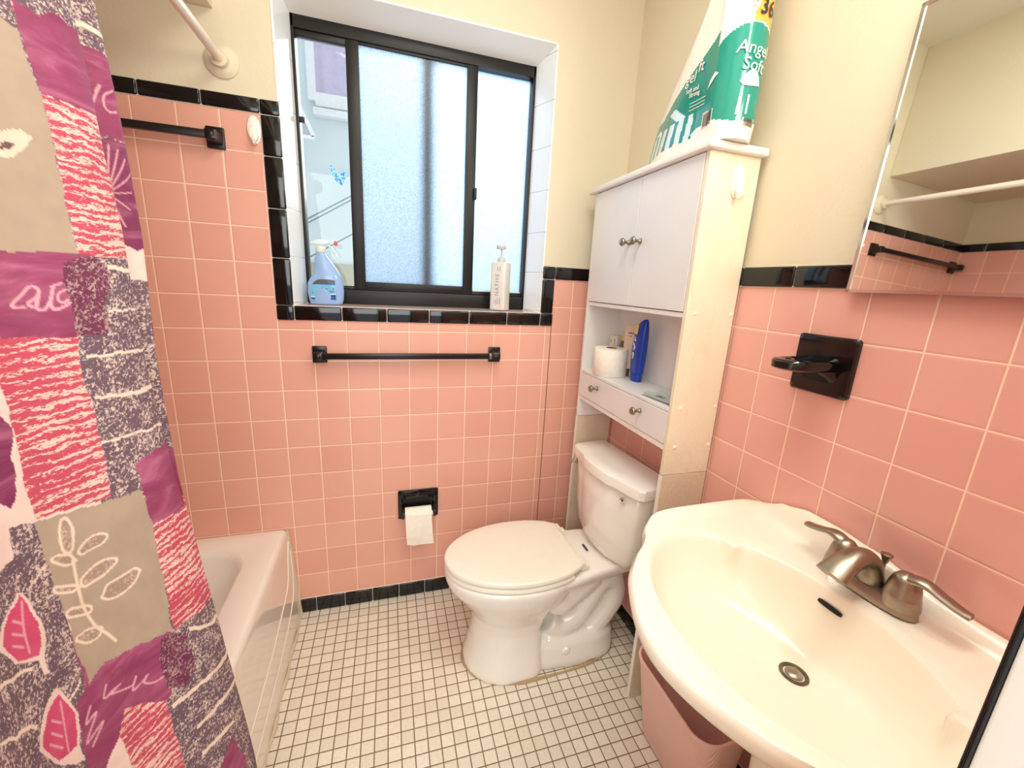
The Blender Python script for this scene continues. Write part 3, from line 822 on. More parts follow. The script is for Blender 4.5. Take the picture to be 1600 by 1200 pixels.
BOWL = []; BOWL0 = []
for a in ANG:
    ca, sa = math.cos(a), math.sin(a)
    rx = .172 if ca > 0 else .188
    k = 1/math.sqrt((ca/rx)**2 + (sa/.252)**2)
    BOWL0.append(BC + Vector((ca*k, sa*k, 0)))
    for q0, wd in ((math.radians(64), .055), (-math.radians(64), .055)):
        dd = (a-q0+PI) % (2*PI) - PI
        k -= .019*math.exp(-(dd/wd)**2)
    BOWL.append(BC + Vector((ca*k, sa*k, 0)))
DR = Vector((1.058, SY, 0))
rings = []
IDX = [0]
def ring(fn, zf):
    IDX[0] = 0
    r = []
    for o, b in zip(OUT, BOWL):
        p = fn(o, b); r.append(Vector((p.x, p.y, zf(p) if callable(zf) else zf)))
    rings.append(r)
PC = Vector((1.135, SY, 0))
ring(lambda o, b: PC + (o-PC)*.28, .650)
ring(lambda o, b: PC + (o-PC)*.55, .660)
ring(lambda o, b: PC + (o-PC)*.80, .715)
ring(lambda o, b: inset(o, .018), .772)
ring(lambda o, b: inset(o, .003), .790)
ring(lambda o, b: o, lambda p: .803 + (top_z(p)-ZR)*.8)
ring(lambda o, b: inset(o, .0015), lambda p: top_z(p)-.006)
ring(lambda o, b: inset(o, .006), lambda p: top_z(p)-.0012)
for d in (.012, .018, .024, .030, .036, .043, .051, .060): ring(lambda o, b, d=d: inset(o, min(d, (o-b).length*.8*d/.06)), top_z)
for f in (.25, .5, .75): ring(lambda o, b, f=f: lerp(inset(o, min(.060, (o-b).length*.8)), b, f), lambda p: ZR - .000 + (top_z(p)-ZR)*.9)
ring(lambda o, b: b, lambda p: ZR-.002)
for s, z in ((.985, ZR-.006), (.965, ZR-.016), (.93, ZR-.040), (.88, ZR-.068), (.80, ZR-.092), (.68, ZR-.111), (.52, ZR-.123), (.36, ZR-.131), (.22, ZR-.136), (.11, ZR-.1395)):
    def fn(o, b, s=s):
        b = lerp(BOWL0[IDX[0] % NA], b, sstep(.90, .98, s)); IDX[0] += 1
        c = lerp(DR, BC, sstep(.1, 1, s)); return c + (b-BC)*s
    ring(fn, z)
bm = B(); loft(bm, rings)
basin = obj('basin', bm, M['sink'], sink, 180)
bm = B()
loft(bm, [[(1.145+a, SY+b, z) for a, b in rrect(w, h, .05, 6)] for w, h, z in ((.20, .21, 0), (.20, .21, .03), (.185, .19, .06), (.150, .150, .14), (.140, .140, .35), (.150, .155, .55), (.17, .18, .62), (.18, .21, .652))])
obj('pedestal', bm, M['sink'], sink, 60)
zd = ZR-.139
bm = B()
lathe(bm, (DR.x, SY, zd-.012), [(.018, .008), (.0225, .010), (.024, .0135), (.0225, .0150), (.0175, .0135), (.0165, .009), (.001, .0085)], 32)
df = obj('drain_flange', bm, M['dark_metal'], sink)
bm = B(); lathe(bm, (DR.x, SY, zd-.004), [(.0125, 0), (.0145, .004), (.0145, .007), (.012, .0092), (.003, .0105)], 28); obj('drain_stopper', bm, M['nickel'], df)
# overflow slot in the back slope of the bowl
bm = B()
oc = None
ov = []
for yy in np.linspace(-.021, .021, 9): ov.append((yy, .0046*math.sqrt(max(0.05, 1-(yy/.0235)**4))))
so = [(y, h) for y, h in ov] + [(y, -h) for y, h in reversed(ov)]
OX, OZ = 1.1445, .789
nv = Vector((-.80, 0, .60))
uv_ = Vector((.60, 0, .80))
loft(bm, [[Vector((OX, SY+.022+y, OZ)) + uv_*h + nv*d for y, h in so] for d in (-.004, .0022)])
obj('overflow_slot', bm, M['dark_hole'], sink, 0)

# ================================================================== FAUCET
FYc = -1.155; FXc = 1.212; FZ = .8250
fau = thing('faucet', 'brushed nickel two-handle faucet with arched spout on the sink', 'faucet', (FXc, FYc, FZ))
def oval(cx, cy, z, L, W, n=40):
    return [(cx + W*math.copysign(abs(math.cos(a))**.9, math.cos(a)), cy + L*math.copysign(abs(math.sin(a))**.75, math.sin(a)), z) for a in [2*PI*i/n for i in range(n)]]
bm = B()
loft(bm, [oval(FXc, FYc, FZ-.0006, .080, .0285), oval(FXc, FYc, FZ+.004, .0795, .028), oval(FXc, FYc, FZ+.016, .076, .0245), oval(FXc, FYc, FZ+.021, .073, .0215), oval(FXc, FYc, FZ+.0225, .060, .012)])
obj('base_plate', bm, M['nickel'], fau, 50)
for sd in (1, -1):
    hy = FYc + sd*.0508
    bm = B()
    lathe(bm, (FXc, hy, FZ+.012), [(.0285, 0), (.0275, .010), (.0262, .020), (.0258, .0215), (.0252, .023), (.0230, .038), (.0190, .052), (.0125, .060), (.003, .063)], 28)
    pth = catmull([(FXc, hy-sd*.006, FZ+.050), (FXc, hy+sd*.008, FZ+.0665), (FXc+.001, hy+sd*.028, FZ+.0715), (FXc+.003, hy+sd*.052, FZ+.064), (FXc+.006, hy+sd*.072, FZ+.058), (FXc+.008, hy+sd*.084, FZ+.056)], 5)
    m = len(pth)
    tube(bm, pth, [.0145 - .0045*min(1, i/(m*.45)) for i in range(m-1)]+[.004], 14, wid=[1.0+.35*math.sin(PI*i/m) for i in range(m)], hgt=[1 - .45*min(1, i/(m*.5)) for i in range(m)])
    obj('handle', bm, M['nickel'], fau, 50)
bm = B()
pth = catmull([(FXc+.004, FYc, FZ+.010), (FXc-.002, FYc, FZ+.040), (FXc-.018, FYc, FZ+.066), (FXc-.045, FYc, FZ+.079), (FXc-.074, FYc, FZ+.074), (FXc-.098, FYc, FZ+.060), (FXc-.110, FYc, FZ+.050)], 6)
m = len(pth)
tube(bm, pth, [.0240 - .0065*min(1, i/(m*.35)) + .002*max(0, (i/m-.6)) for i in range(m-1)]+[.012], 20, wid=[1.05+.42*sstep(.35, .95, i/m) for i in range(m)], hgt=[1.0-.30*sstep(.3, .9, i/m) for i in range(m)])
sp = obj('spout', bm, M['nickel'], fau, 60)
bm = B(); lathe(bm, (FXc-.098, FYc, FZ+.054), [(.0115, 0), (.0115, -.014), (.010, -.017), (.007, -.017)], 22); obj('aerator', bm, M['chrome'], sp)
bm = B(); lathe(bm, (FXc+.030, FYc, FZ), [(.0028, .018), (.0028, .052), (.0045, .055), (.0065, .062), (.0095, .070), (.0095, .072), (.006, .0735), (.001, .0735)], 18); obj('lift_rod', bm, M['nickel'], fau, 50)

# ================================================================== WASTEBASKET
wb = thing('wastebasket', 'pink ribbed plastic wastebasket tucked under the sink', 'wastebasket', (1.165, -.87, 0))
def wr(s, z, ins=0.0, dip=0.0):
    w, h = lerp(.128, .176, s)-2*ins, lerp(.262, .305, s)-2*ins
    cx, cy = lerp(1.163, 1.152, s), lerp(-.868, -.868, s)
    return [(cx+a, cy+b, z) for a, b in rrect(w, h, max(.02, .055-ins), 10)]
bm = B()
loft(bm, [wr(0, .0, .004), wr(0, .004), wr(.5, .14), wr(1, .278)] + [wr(1, .278, .0035), wr(.5, .14, .0035), wr(0, .006, .0035)])
obj('bucket', bm, M['bin'], wb, 60)
bm = B(); loft(bm, [wr(1, .272, -.0015), wr(1, .280, -.004), wr(1, .285, -.003), wr(1, .286, .001), wr(1, .283, .004), wr(1, .274, .0038)], cap0=False, cap1=False); obj('rim', bm, M['bin_rim'], wb, 60)
# ================================================================== THINGS ON THE CABINET SHELF
ZS = 1.0312
tr = thing('toilet_roll', 'full white toilet roll standing on the cabinet shelf', 'toilet roll', (1.180, -.209, ZS), 'toilet rolls')
bm = B(); c = (1.180, -.209, ZS)
lathe(bm, c, [(.020, .001), (.060, 0), (.0635, .003), (.064, .100), (.0615, .1035), (.021, .1042)], 44, cap0=False, cap1=False)
obj('tissue', bm, M['paper'], tr, 50)
bm = B(); loft(bm, [circ((c[0], c[1], ZS+h), r, 28) for r, h in ((.0215, .1035), (.020, .1045), (.0195, .06), (.0195, .002))], False, True); obj('core', bm, M['card'], tr)

def bottle_flat(name, label, cat, c, rings, mat, yawd=0, lean=0.0):
    """rings: (z, half width, half depth, shift)"""
    t = thing(name, label, cat, c)
    R = Matrix.Rotation(yawd, 3, 'Z')
    bm = B()
    loft(bm, [[Vector(c) + R @ Vector((d*math.copysign(abs(math.sin(a))**.85, math.sin(a)), sh + w*math.copysign(abs(math.cos(a))**.85, math.cos(a)), z)) for a in [2*PI*i/36 for i in range(36)]] for z, w, d, sh in rings])
    return t, bm, R
blue = plain('blue_bottle_plastic', (18,62,168), .28, var=.03); yellow = plain('yellow_print', (236,206,64), .4); white_p = plain('white_print', (240,238,232), .5)
black_p = plain('black_print', (20,24,40), .4); brown_p = plain('brown_print', (96,62,40), .5); orange_p = plain('orange_print', (240,150,60), .4)
# blue sunscreen bottle, standing on its cap
C1 = (1.228, -.318, ZS)
t, bm, R = bottle_flat('sunscreen_bottle', 'tall blue sunscreen bottle with slanted top on the cabinet shelf', 'bottle', C1,
    [(.030, .030, .017, 0), (.034, .031, .018, 0), (.08, .034, .021, 0), (.13, .0345, .021, -.001), (.17, .033, .019, -.003), (.195, .028, .016, -.007), (.213, .020, .012, -.014), (.223, .010, .008, -.022), (.226, .004, .004, -.026)], blue, math.radians(-4))
obj('body', bm, blue, t, 60)
bm = B(); loft(bm, [[Vector(C1) + R @ Vector((d*math.sin(a), w*math.cos(a), z)) for a in [2*PI*i/30 for i in range(30)]] for z, w, d in ((0, .026, .0165), (.002, .0275, .0175), (.028, .030, .018), (.0305, .028, .017))]); obj('cap', bm, blue, t)
def on1(u, v): return Vector(C1) + R @ Vector((-(.0217 - .35*(u*u)/.034 - max(0, v-.13)*.05), u, v))
bm = B(); map_text(bm, 'S', .060, lambda x, y: on1(.006 - x, .132 + y), bold=.001); map_text(bm, '9', .034, lambda x, y: on1(.004 - x, .092+y), bold=.001)
map_text(bm, 'new', .011, lambda x, y: on1(.008-x, .160+y)); obj('lettering', bm, white_p, t, 0)
bm = B(); loft(bm, [[on1(u, v) + R @ Vector((-.0006, 0, 0)) for u, v in [(.020, .170), (-.006, .170), (-.008, .205), (.006, .202)]], [on1(u, v) + R @ Vector((.001, 0, 0)) for u, v in [(.020, .170), (-.006, .170), (-.008, .205), (.006, .202)]]])
obj('yellow_patch', bm, yellow, t, 0)
# beige lotion bottle
beige = plain('beige_bottle_plastic', (226,204,180), .35, var=.02)
C2 = (1.2465, -.232, ZS)
t, bm, R = bottle_flat('lotion_bottle', 'beige sunscreen lotion bottle marked 50 behind the toilet roll', 'bottle', C2,
    [(.0, .021, .016, 0), (.002, .0225, .017, 0), (.05, .024, .018, 0), (.13, .026, .015, 0), (.186, .0275, .006, 0), (.192, .0275, .003, 0)], beige, math.radians(38))
obj('body', bm, beige, t, 60)
bm = B(); loft(bm, [[Vector(C2) + R @ Vector((d*math.sin(a), w*math.cos(a), z)) for a in [2*PI*i/30 for i in range(30)]] for z, w, d in ((.0, .0232, .0177), (.030, .0242, .0186), (.031, .022, .017))]); obj('cap', bm, plain('brown_cap', (70,46,34), .4), t)
def on2(u, v): return Vector(C2) + R @ Vector((-(.0192 - max(0, (v-.05))*.075 - .3*u*u/.026), u, v))
bm = B(); map_text(bm, 'HAWAIIAN', .0105, lambda x, y: on2(-x, .165+y), bold=.0003); map_text(bm, 'Tropic', .0115, lambda x, y: on2(-x, .154+y), bold=.0002)
text_bar(bm, on2, -.016, .016, .1375, .1395); text_bar(bm, on2, -.012, .012, .1315, .1332); map_text(bm, '50', .022, lambda x, y: on2(-x, .108+y), bold=.0003)
obj('lettering', bm, brown_p, t, 0)
# small dark bottle with a yellow cap
C3 = (1.2525, -.181, ZS)
t = thing('small_bottle', 'small dark bottle with a yellow cap between box and lotion', 'bottle', C3)
bm = B(); lathe(bm, C3, [(.015, 0), (.017, .002), (.017, .118), (.013, .128), (.0115, .130)], 24); obj('body', bm, plain('olive_brown_glass', (108,94,70), .2, var=.05), t)
bm = B(); lathe(bm, C3, [(.0135, .129), (.0140, .131), (.0135, .158), (.012, .160), (.003, .1605)], 24); obj('cap', bm, plain('yellow_cap', (222,196,84), .35), t)
# small printed carton
C4 = (1.247, -.130, ZS)
t = thing('carton', 'small white printed carton at the back of the cabinet shelf', 'box', C4)
R4 = Matrix.Rotation(math.radians(8), 3, 'Z')
bm = B(); box(bm, -.018, .018, -.024, .024, 0, .142, .0012, 1); bm.transform(Matrix.Translation(C4) @ R4.to_4x4()); obj('carton_body', bm, plain('carton_white', (226,220,206), .6, var=.03), t)
bm = B()
def on4(u, v): return Vector(C4) + R4 @ Vector((-.0184, u, v))
text_bar(bm, on4, .006, .020, .120, .1225); text_bar(bm, on4, .006, .018, .114, .1155); text_bar(bm, on4, -.012, -.008, .118, .130)
obj('lettering', bm, plain('grey_print', (110,104,98), .6), t, 0)
bm = B()
for v in (.114, .109, .104): box(bm, -.0186, -.0180, -.021, -.004, v, v+.0012)
bm.transform(Matrix.Translation(C4) @ R4.to_4x4()); obj('small_print', bm, plain('grey_print_2', (150,144,136), .6), t, 0)
# folded paper leaflet lying on the shelf
bm = B()
def sheet(cx, cy, w, h, a, z, curl):
    Rm = Matrix.Rotation(a, 3, 'Z'); rows = []
    for i in range(9):
        rows.append([Vector((cx, cy, z)) + Rm @ Vector((w*(i/8-.5), h*(j/8-.5), curl*((i/8-.5)**2 + .5*(j/8)**3))) for j in range(9)])
    loft(bm, rows, closed=False)
sheet(1.175, -.565, .085, .13, .15, ZS+.0012, .012); sheet(1.172, -.560, .080, .125, .05, ZS+.0035, .016)
bmesh.ops.solidify(bm, geom=bm.faces[:], thickness=.0006)
lf = obj('paper_leaflet', bm, plain('pale_paper', (238,240,236), .7, var=.02), None, 60)
tag(lf, 'pale folded paper leaflet lying at the right end of the shelf', 'leaflet')
bm = B()
for i, (a, l) in enumerate(((0, .05), (.006, .03), (.012, .04))): tube(bm, [(1.150+a, -.535-l*.2, ZS+.0085), (1.153+a, -.535-l, ZS+.0085)], .0007, 6)
obj('print_lines', bm, plain('dark_print_lines', (70,80,84), .7), lf)

# ================================================================== WINDOW SILL BOTTLES
# spray cleaner
S0 = (.152, .052, 1.2475)
t = thing('spray_bottle', 'blue glass cleaner spray bottle on the left of the window sill', 'spray bottle', S0)
def sil(z, xl, xr, d): return [Vector((S0[0] + (xl+xr)/2 + (xr-xl)/2*math.copysign(abs(math.cos(a))**.8, math.cos(a)), S0[1] + d*math.copysign(abs(math.sin(a))**.8, math.sin(a)), S0[2]+z)) for a in [2*PI*i/36 for i in range(36)]]
bmat = NT('translucent_blue_bottle'); bmat.pbr(lin((150,182,226)), .22, 0, None, .2); bmat.b.inputs['Subsurface Weight'].default_value = .3
bmat.b.inputs['Subsurface Radius'].default_value = (.01,.015,.03)
bm = B()
loft(bm, [sil(z, a, b, d) for z, a, b, d in ((0, -.050, .048, .022), (.003, -.053, .053, .025), (.015, -.056, .058, .027), (.045, -.060, .061, .028), (.072, -.058, .060, .028), (.090, -.049, .056, .027), (.100, -.040, .053, .026),
          (.106, -.034, .050, .024), (.130, -.033, .036, .021), (.150, -.032, .022, .018), (.162, -.030, .012, .016), (.170, -.026, .007, .014), (.180, -.025, .004, .0135))])
obj('body', bm, bmat.m, t, 60)
xc = S0[0]-.0105
clear = NT('clear_plastic'); clear.pbr(lin((226,240,246)), .15, 0, None, .3); clear.b.inputs['Alpha'].default_value = .72
bm = B(); lathe(bm, (xc, S0[1], S0[2]+.179), [(.0155, 0), (.0165, .002), (.0165, .016), (.0135, .019), (.008, .020)], 24); obj('collar', bm, plain('pale_collar', (222,232,214), .35), t)
bm = B()
def hd(x, z0, z1, w): return [Vector((S0[0]+x, S0[1]+w*math.cos(a), S0[2]+(z0+z1)/2+(z1-z0)/2*math.sin(a))) for a in [2*PI*i/16 for i in range(16)]]
loft(bm, [hd(x, a, b, w) for x, a, b, w in ((-.046, .203, .206, .003), (-.038, .204, .213, .007), (-.026, .199, .2185, .011), (-.010, .197, .2205, .012), (.008, .202, .220, .011), (.022, .206, .219, .009), (.035, .2075, .218, .008))])
tube(bm, [(xc, S0[1], S0[2]+.196), (xc, S0[1], S0[2]+.206)], .008, 14)
hdp = obj('spray_head', bm, clear.m, t, 60)
bm = B(); box(bm, S0[0]+.034, S0[0]+.046, S0[1]-.0075, S0[1]+.0075, S0[2]+.2055, S0[2]+.2195, .0015); obj('nozzle', bm, plain('red_nozzle', (204,84,66), .35), hdp)
bm = B(); tube(bm, catmull([(S0[0]+.012, S0[1], S0[2]+.204), (S0[0]+.026, S0[1], S0[2]+.196), (S0[0]+.033, S0[1], S0[2]+.184), (S0[0]+.042, S0[1], S0[2]+.168)], 5), [.005]*12+[.0035]*4, 10, up=(0,1,0), wid=.6); obj('trigger', bm, clear.m, hdp)
def spray_label():
    k = NT('blue_white_label'); co = k.coords(); x, y, z = k.sep(co)
    w = k.math('ADD', z, k.math('MULTIPLY', k.math('SINE', k.math('MULTIPLY', x, 45.0)), -.006))
    col = k.mix(k.maprange(w, .030, .034), lin((38,82,160)), lin((120,190,226)))
    col = k.mix(k.maprange(k.math('ABSOLUTE', k.math('SUBTRACT', w, .032)), .0012, .002), lin((240,246,250)), col)
    col = k.mix(k.maprange(z, .068, .071), col, lin((46,92,168)))
    col = k.mix(k.maprange(k.math('ADD', z, k.math('MULTIPLY', x, -.12)), .0735, .075), col, lin((92,90,96)))
    sq = k.maprange(k.noise(k.comb(k.math('MULTIPLY', x, 2.2), y, k.math('MULTIPLY', z, 3.0)), 60, 3), .56, .62)
    band = k.math('MULTIPLY', k.maprange(z, .036, .040), k.maprange(z, .062, .058))
    col = k.mix(k.math('MULTIPLY', sq, band), col, lin((60,110,180)))
    return k.pbr(col, .3)
bm = B()
lab = [(-.046, .018), (-.046, .050), (-.038, .072), (-.022, .085), (0, .088), (.028, .086), (.034, .078), (.035, .018)]
lab = [(p.x, p.y) for p in catmull([(a, b, 0) for a, b in lab], 4, False)]
def onS(x, z, o): return Vector((S0[0]+x, S0[1] - .0296*max(.2, 1-(abs((x-.001)/.062))**2.4)**.42 - o, S0[2]+z))
prism(bm, lab, lambda p: onS(p[0], p[1], .0012), lambda p: onS(p[0], p[1], -.004))
bmesh.ops.triangulate(bm, faces=bm.faces[:])
obj('label', bm, spray_label(), t, 0)
# pump lotion bottle
N0 = (.799, .052, 1.2492)
t = thing('pump_bottle', 'pale square pump lotion bottle at the right end of the window sill', 'bottle', N0)
bm = B(); RN = Matrix.Rotation(math.radians(-38), 3, 'Z')
def nr(z, s): return [Vector(N0) + RN @ Vector((a, b, z)) for a, b in rrect(.064*s, .064*s, .010, 4)]
loft(bm, [nr(0, .95), nr(.003, 1), nr(.178, 1), nr(.183, .97), nr(.185, .88)]); obj('body', bm, plain('pearl_bottle', (226,222,216), .3, coat=.2, var=.02), t)
bm = B(); lathe(bm, N0, [(.015, .184), (.0155, .186), (.0155, .197), (.012, .204), (.010, .206)], 22); obj('collar', bm, plain('grey_pump', (196,198,192), .35), t)
bm = B(); lathe(bm, N0, [(.0035, .204), (.0035, .234), (.006, .235)], 14)
loft(bm, [[Vector((N0[0]-.002+a, N0[1]+b, N0[2]+z)) for a, b in rrect(.036*s, .018*s, .005, 4)] for z, s in ((.234, .9), (.237, 1), (.2475, 1), (.2495, .9))]); obj('pump_head', bm, plain('grey_pump_head', (186,188,182), .35), t)
fx = RN @ Vector((-1, 0, 0)); n1 = RN @ Vector((0, -1, 0))
# face turned to the left carries the upright name
fn_ = fx if fx.y < 0 else -fx
faces = [fx, -fx, n1, -n1]
best = min(faces, key=lambda v: v.x + .6*v.y)      # left, front-facing side
sd_ = Vector((-best.y, best.x, 0));
def onN(u, v): return Vector(N0) + best*.0324 + sd_*u + Vector((0,0,v))
flip = -1 if sd_.x < 0 else 1
bm = B(); map_text(bm, 'NATIVE', .021, lambda x, y: onN(flip*(-y), .098+x), spacing=1.25)

for a_, v0, v1 in ((.012, .022, .050), (.002, .024, .046), (-.006, .022, .040), (.008, .150, .168), (-.002, .152, .166)): text_bar(bm, lambda x, y: onN(flip*x, y), a_, a_+.0022, v0, v1)
obj('lettering', bm, plain('slate_print', (120,132,146), .5), t, 0)

# ================================================================== BULK PACK OF TOILET PAPER ON THE CABINET
ZP = 1.7157
pk = thing('toilet_paper_pack', 'tall green and white plastic pack of toilet paper on the cabinet', 'toilet paper pack', (1.185, -.52, ZP))
CC = Vector((1.170, -.644, 0)); RC = .062
LEFT = [(0, -.312), (.05, -.330), (.10, -.352), (.14, -.375), (.20, -.420), (.26, -.475), (.32, -.530), (.40, -.575), (.50, -.60)]
def yl(z):
    for (a, b), (c, d) in zip(LEFT[:-1], LEFT[1:]):
        if z <= c: return b + (d-b)*(z-a)/(c-a)
    return LEFT[-1][1]
ARC0, ARC1 = math.radians(345), math.radians(190)
AL = RC*(ARC0-ARC1)
def pack(u, z, o=0.0):
    """u: metres along the wrapper from its right edge toward the left end; o: offset outward"""
    y_end = yl(z)
    if u <= AL:
        a = ARC0 - u/RC; r = RC*(1-.06*sstep(.04, 0, z)-.0*z) + o
        return Vector((CC.x + r*math.cos(a), CC.y + r*math.sin(a), ZP+z))
    s = u-AL
    p0 = Vector((CC.x + RC*math.cos(ARC1), CC.y + RC*math.sin(ARC1), 0)); Ltot = (y_end - p0.y)
    f = s/LT(z)
    x = p0.x + .010*math.sin(PI*min(1, f*1.6))*(1-f) + .062*f**3 + .004*math.sin(f*9+z*14)*f
    return Vector((x - o, p0.y + Ltot*f, ZP+z))
def LT(z): return max(.03, yl(z) - (CC.y + RC*math.sin(ARC1)))
NZ, NU, NB = 170, 72, 14
HT = .50
bm = B(); grid = []
uvs = []
for i in range(NZ+1):
    z = HT*i/NZ; row = []
    Lz = LT(z)
    us = [AL*j/70 for j in range(71)] + [AL + Lz*(j+1)/90 for j in range(90)]
    pts = [pack(u, z) for u in us]
    e = pts[-1]; s0 = pts[0]
    back = [Vector((lerp(min(e.x+.03, 1.25), 1.243, min(1, k/4)), lerp(e.y-.006, s0.y, k/13), ZP+z)) for k in range(1, 13)]
    grid.append([bm.verts.new(p) for p in pts+back]); uvs.append(us + [None]*len(back))
n = len(grid[0])
def region(u, z, f):
    if u is None: return 0
    if u <= AL + .004:
        a = u/AL
        top = .232 - .030*((a-.55)/.45)**2 * (1 if a > .55 else .6); bot = .046 - .012*math.sin(PI*a)
        if bot < z < top: return 1
        if z >= top+.004 and .10 < a < .60: return 2
        return 0
    top = .235 - .50*(u-AL)
    bot = .030 + .015*math.sin((u-AL)*40)
    if z < .085 and u > AL+.07: return 1 if (math.sin(u*160+z*40) > .25 and z > .025) else (3 if z > .03 else 0)
    if .085 <= z < .16 - (u-AL)*.25 and u > AL+.095 and math.sin(u*50 - z*75) > .55: return 3
    return 1 if bot < z < max(top, .12) else 0
for i in range(NZ):
    for j in range(n):
        k = (j+1) % n
        f = bm.faces.new((grid[i][j], grid[i][k], grid[i+1][k], grid[i+1][j]))
        f.material_index = region(uvs[i][j], HT*(i+.5)/NZ, j)
bm.faces.new(grid[-1]); bm.faces.new(list(reversed(grid[0])))
def film(name, rgb, rough=.22):
    k = NT(name); co = k.coords()
    nz = k.noise(k.comb(*[k.math('MULTIPLY', c_, s_) for c_, s_ in zip(k.sep(co), (9.0, 9.0, 3.5))]), 1.0, 3, .55, 1.0)
    return k.pbr(lin(rgb), rough, 0, k.bump(nz, .5, .012), .3)
mats_p = [film('white_film', (240,234,222)), film('green_film', (10,138,120)), film('orange_film', (246,172,74)), film('pale_print_film', (214,232,240))]
obj('wrapper', bm, mats_p, pk, 60)
bm = B()
M['film_print'] = plain('white_film_print', (246,240,226), .35)
tf = lambda u0, z0, sl=0.0: (lambda x, y: pack(max(.001, u0 - x), z0 + y + sl*x, .0030))
uR = AL*.50
map_text(bm, 'Angel', .036, tf(uR+.004, .182, -.05), bold=0.0, shear=.15, cuts=2); map_text(bm, 'Soft', .036, tf(uR+.000, .149, -.05), bold=0.0, shear=.15, cuts=2)
obj('brand_lettering', bm, M['film_print'], pk, 0); bm = B()
map_text(bm, 'gel', .036, tf(AL+.098, .172, -.10), bold=0.0, shear=.15, cuts=2); map_text(bm, 'ft', .036, tf(AL+.062, .185, -.10), bold=0.0, shear=.15, cuts=2)
map_text(bm, 'Soft and', .015, tf(AL+.085, .142, -.1), bold=.0002, cuts=1); map_text(bm, 'Strong', .015, tf(AL+.075, .129, -.1), bold=.0002)
obj('side_lettering', bm, M['film_print'], pk, 0); bm = B(); map_text(bm, '9', .036, tf(uR+.018, .262), bold=.001, cuts=2); obj('pale_number', bm, M['film_print'], pk, 0); bm = B()
# folded-hands motif: a soft white cap shape with a long stem
def blob(pts, u0, z0):
    dst = B(); dst.faces.new([dst.verts.new((x, y, 0)) for x, y in pts]); bmesh.ops.triangulate(dst, faces=dst.faces[:])
    bmesh.ops.subdivide_edges(dst, edges=dst.edges[:], cuts=3, use_grid_fill=True); bmesh.ops.triangulate(dst, faces=dst.faces[:])
    for v in dst.verts: v.co = pack(max(.001, u0 - v.co.x), z0 + v.co.y, .0016)
    obj('printed_motif', dst, M['film_print'], pk, 0)
blob([(-.028, 0), (-.020, .012), (-.008, .022), (.004, .026), (.014, .020), (.022, .008), (.026, -.004), (.0, -.008), (-.02, -.008)], uR+.000, .116)
blob([(-.026, -.050), (-.022, -.008), (-.016, -.008), (-.018, -.050)], uR+.002, .098); blob([(-.004, -.052), (-.002, -.012), (.003, -.012), (.001, -.052)], uR+.002, .102)
for i in range(3):
    zz = .112 - .008*i; blob([(-.030, 0), (.030, -.003), (.030, -.0045), (-.030, -.0015)], AL+.06, zz)
blob([(-.020, -.008), (-.012, .010), (.004, .020), (.014, .014), (.0, .004)], AL+.006, .128)
bm.free(); bm = B(); map_text(bm, '36', .044, lambda x, y: pack(max(.001, uR-.014 - x), .262+y, .0024), bold=.0008, cuts=2); obj('dark_number', bm, plain('navy_print', (24,44,60), .4), pk, 0)
random.seed(3)
for u0, z0, w, h in ((AL+.012, .052, .030, .030), (uR-.010, .034, .030, .016)):
    bm = B(); vs = [bm.verts.new(pack(u0 + a*w, z0 + b*h, .0012)) for a, b in ((-.6,-.6),(.6,-.6),(.6,.6),(-.6,.6))]; bm.faces.new(vs)
    bc = obj('barcode_patch', bm, M['film_print'], pk, 0)
    bm = B(); x = -.5
    while x < .48:
        ww = random.choice((.03, .05, .07)); vs = [bm.verts.new(pack(u0 + a*w, z0 + b*h, .0020)) for a, b in ((x,-.5),(x+ww,-.5),(x+ww,.5),(x,.5))]; bm.faces.new(vs); x += ww + random.choice((.03, .05))
    obj('bars', bm, brown_p, bc, 0)
def lerp1(x, xs, ys): return float(np.interp(x, xs, ys))
CZ0, CZ1 = 0.10, 1.925
def cur_sA(z): return lerp1(z, [.1, .95, 1.12, 1.3, 1.5, 1.94], [.03, .04, .085, .125, .147, .155])
def cur_pos(s, z):
    """s 0..1 from the free edge (far) to the bunched end (near the doorway)"""
    xb = lerp1(z, [.10, .39, .70, 1.2, 1.94], [.045, .032, .008, -.035, -.088])
    ye = lerp1(z, [.10, .30, .50, .80, 1.0, 1.2, 1.4, 1.6, 1.94], [-.808, -.814, -.805, -.797, -.794, -.756, -.701, -.669, -.636])
    L = lerp1(z, [.1, 1.0, 1.94], [.735, .74, .86])
    # phase knots: far edge crest, valley, crest A, valley B, crest C ...
    sA = lerp1(z, [.1, .95, 1.12, 1.3, 1.5, 1.94], [.03, .04, .085, .125, .147, .155])
    sB = lerp1(z, [.1, .6, 1.2, 1.94], [.37, .36, .37, .40])
    k = [0, sA*.5, sA, sB, .68, 1.0]; v = [0, PI, 2*PI, 3*PI, 4*PI, 5.3*PI]
    ph = float(np.interp(s, k, v))
    wgt = math.cos(ph)
    t = (1.94-z)/1.9
    A = (.016 + .012*t) if s < sA else (.026 + .020*t)
    if s < sA: off = A*wgt + (lerp1(z, [1.0, 1.3, 1.94], [-.0, -.004, -.012]))*(1 - s/sA)*2 + (.010+.008*t)*(s/sA)
    else: off = A*wgt
    y = ye - s*L + .006*math.sin(z*5+s*9)
    return Vector((xb + off, y, z))
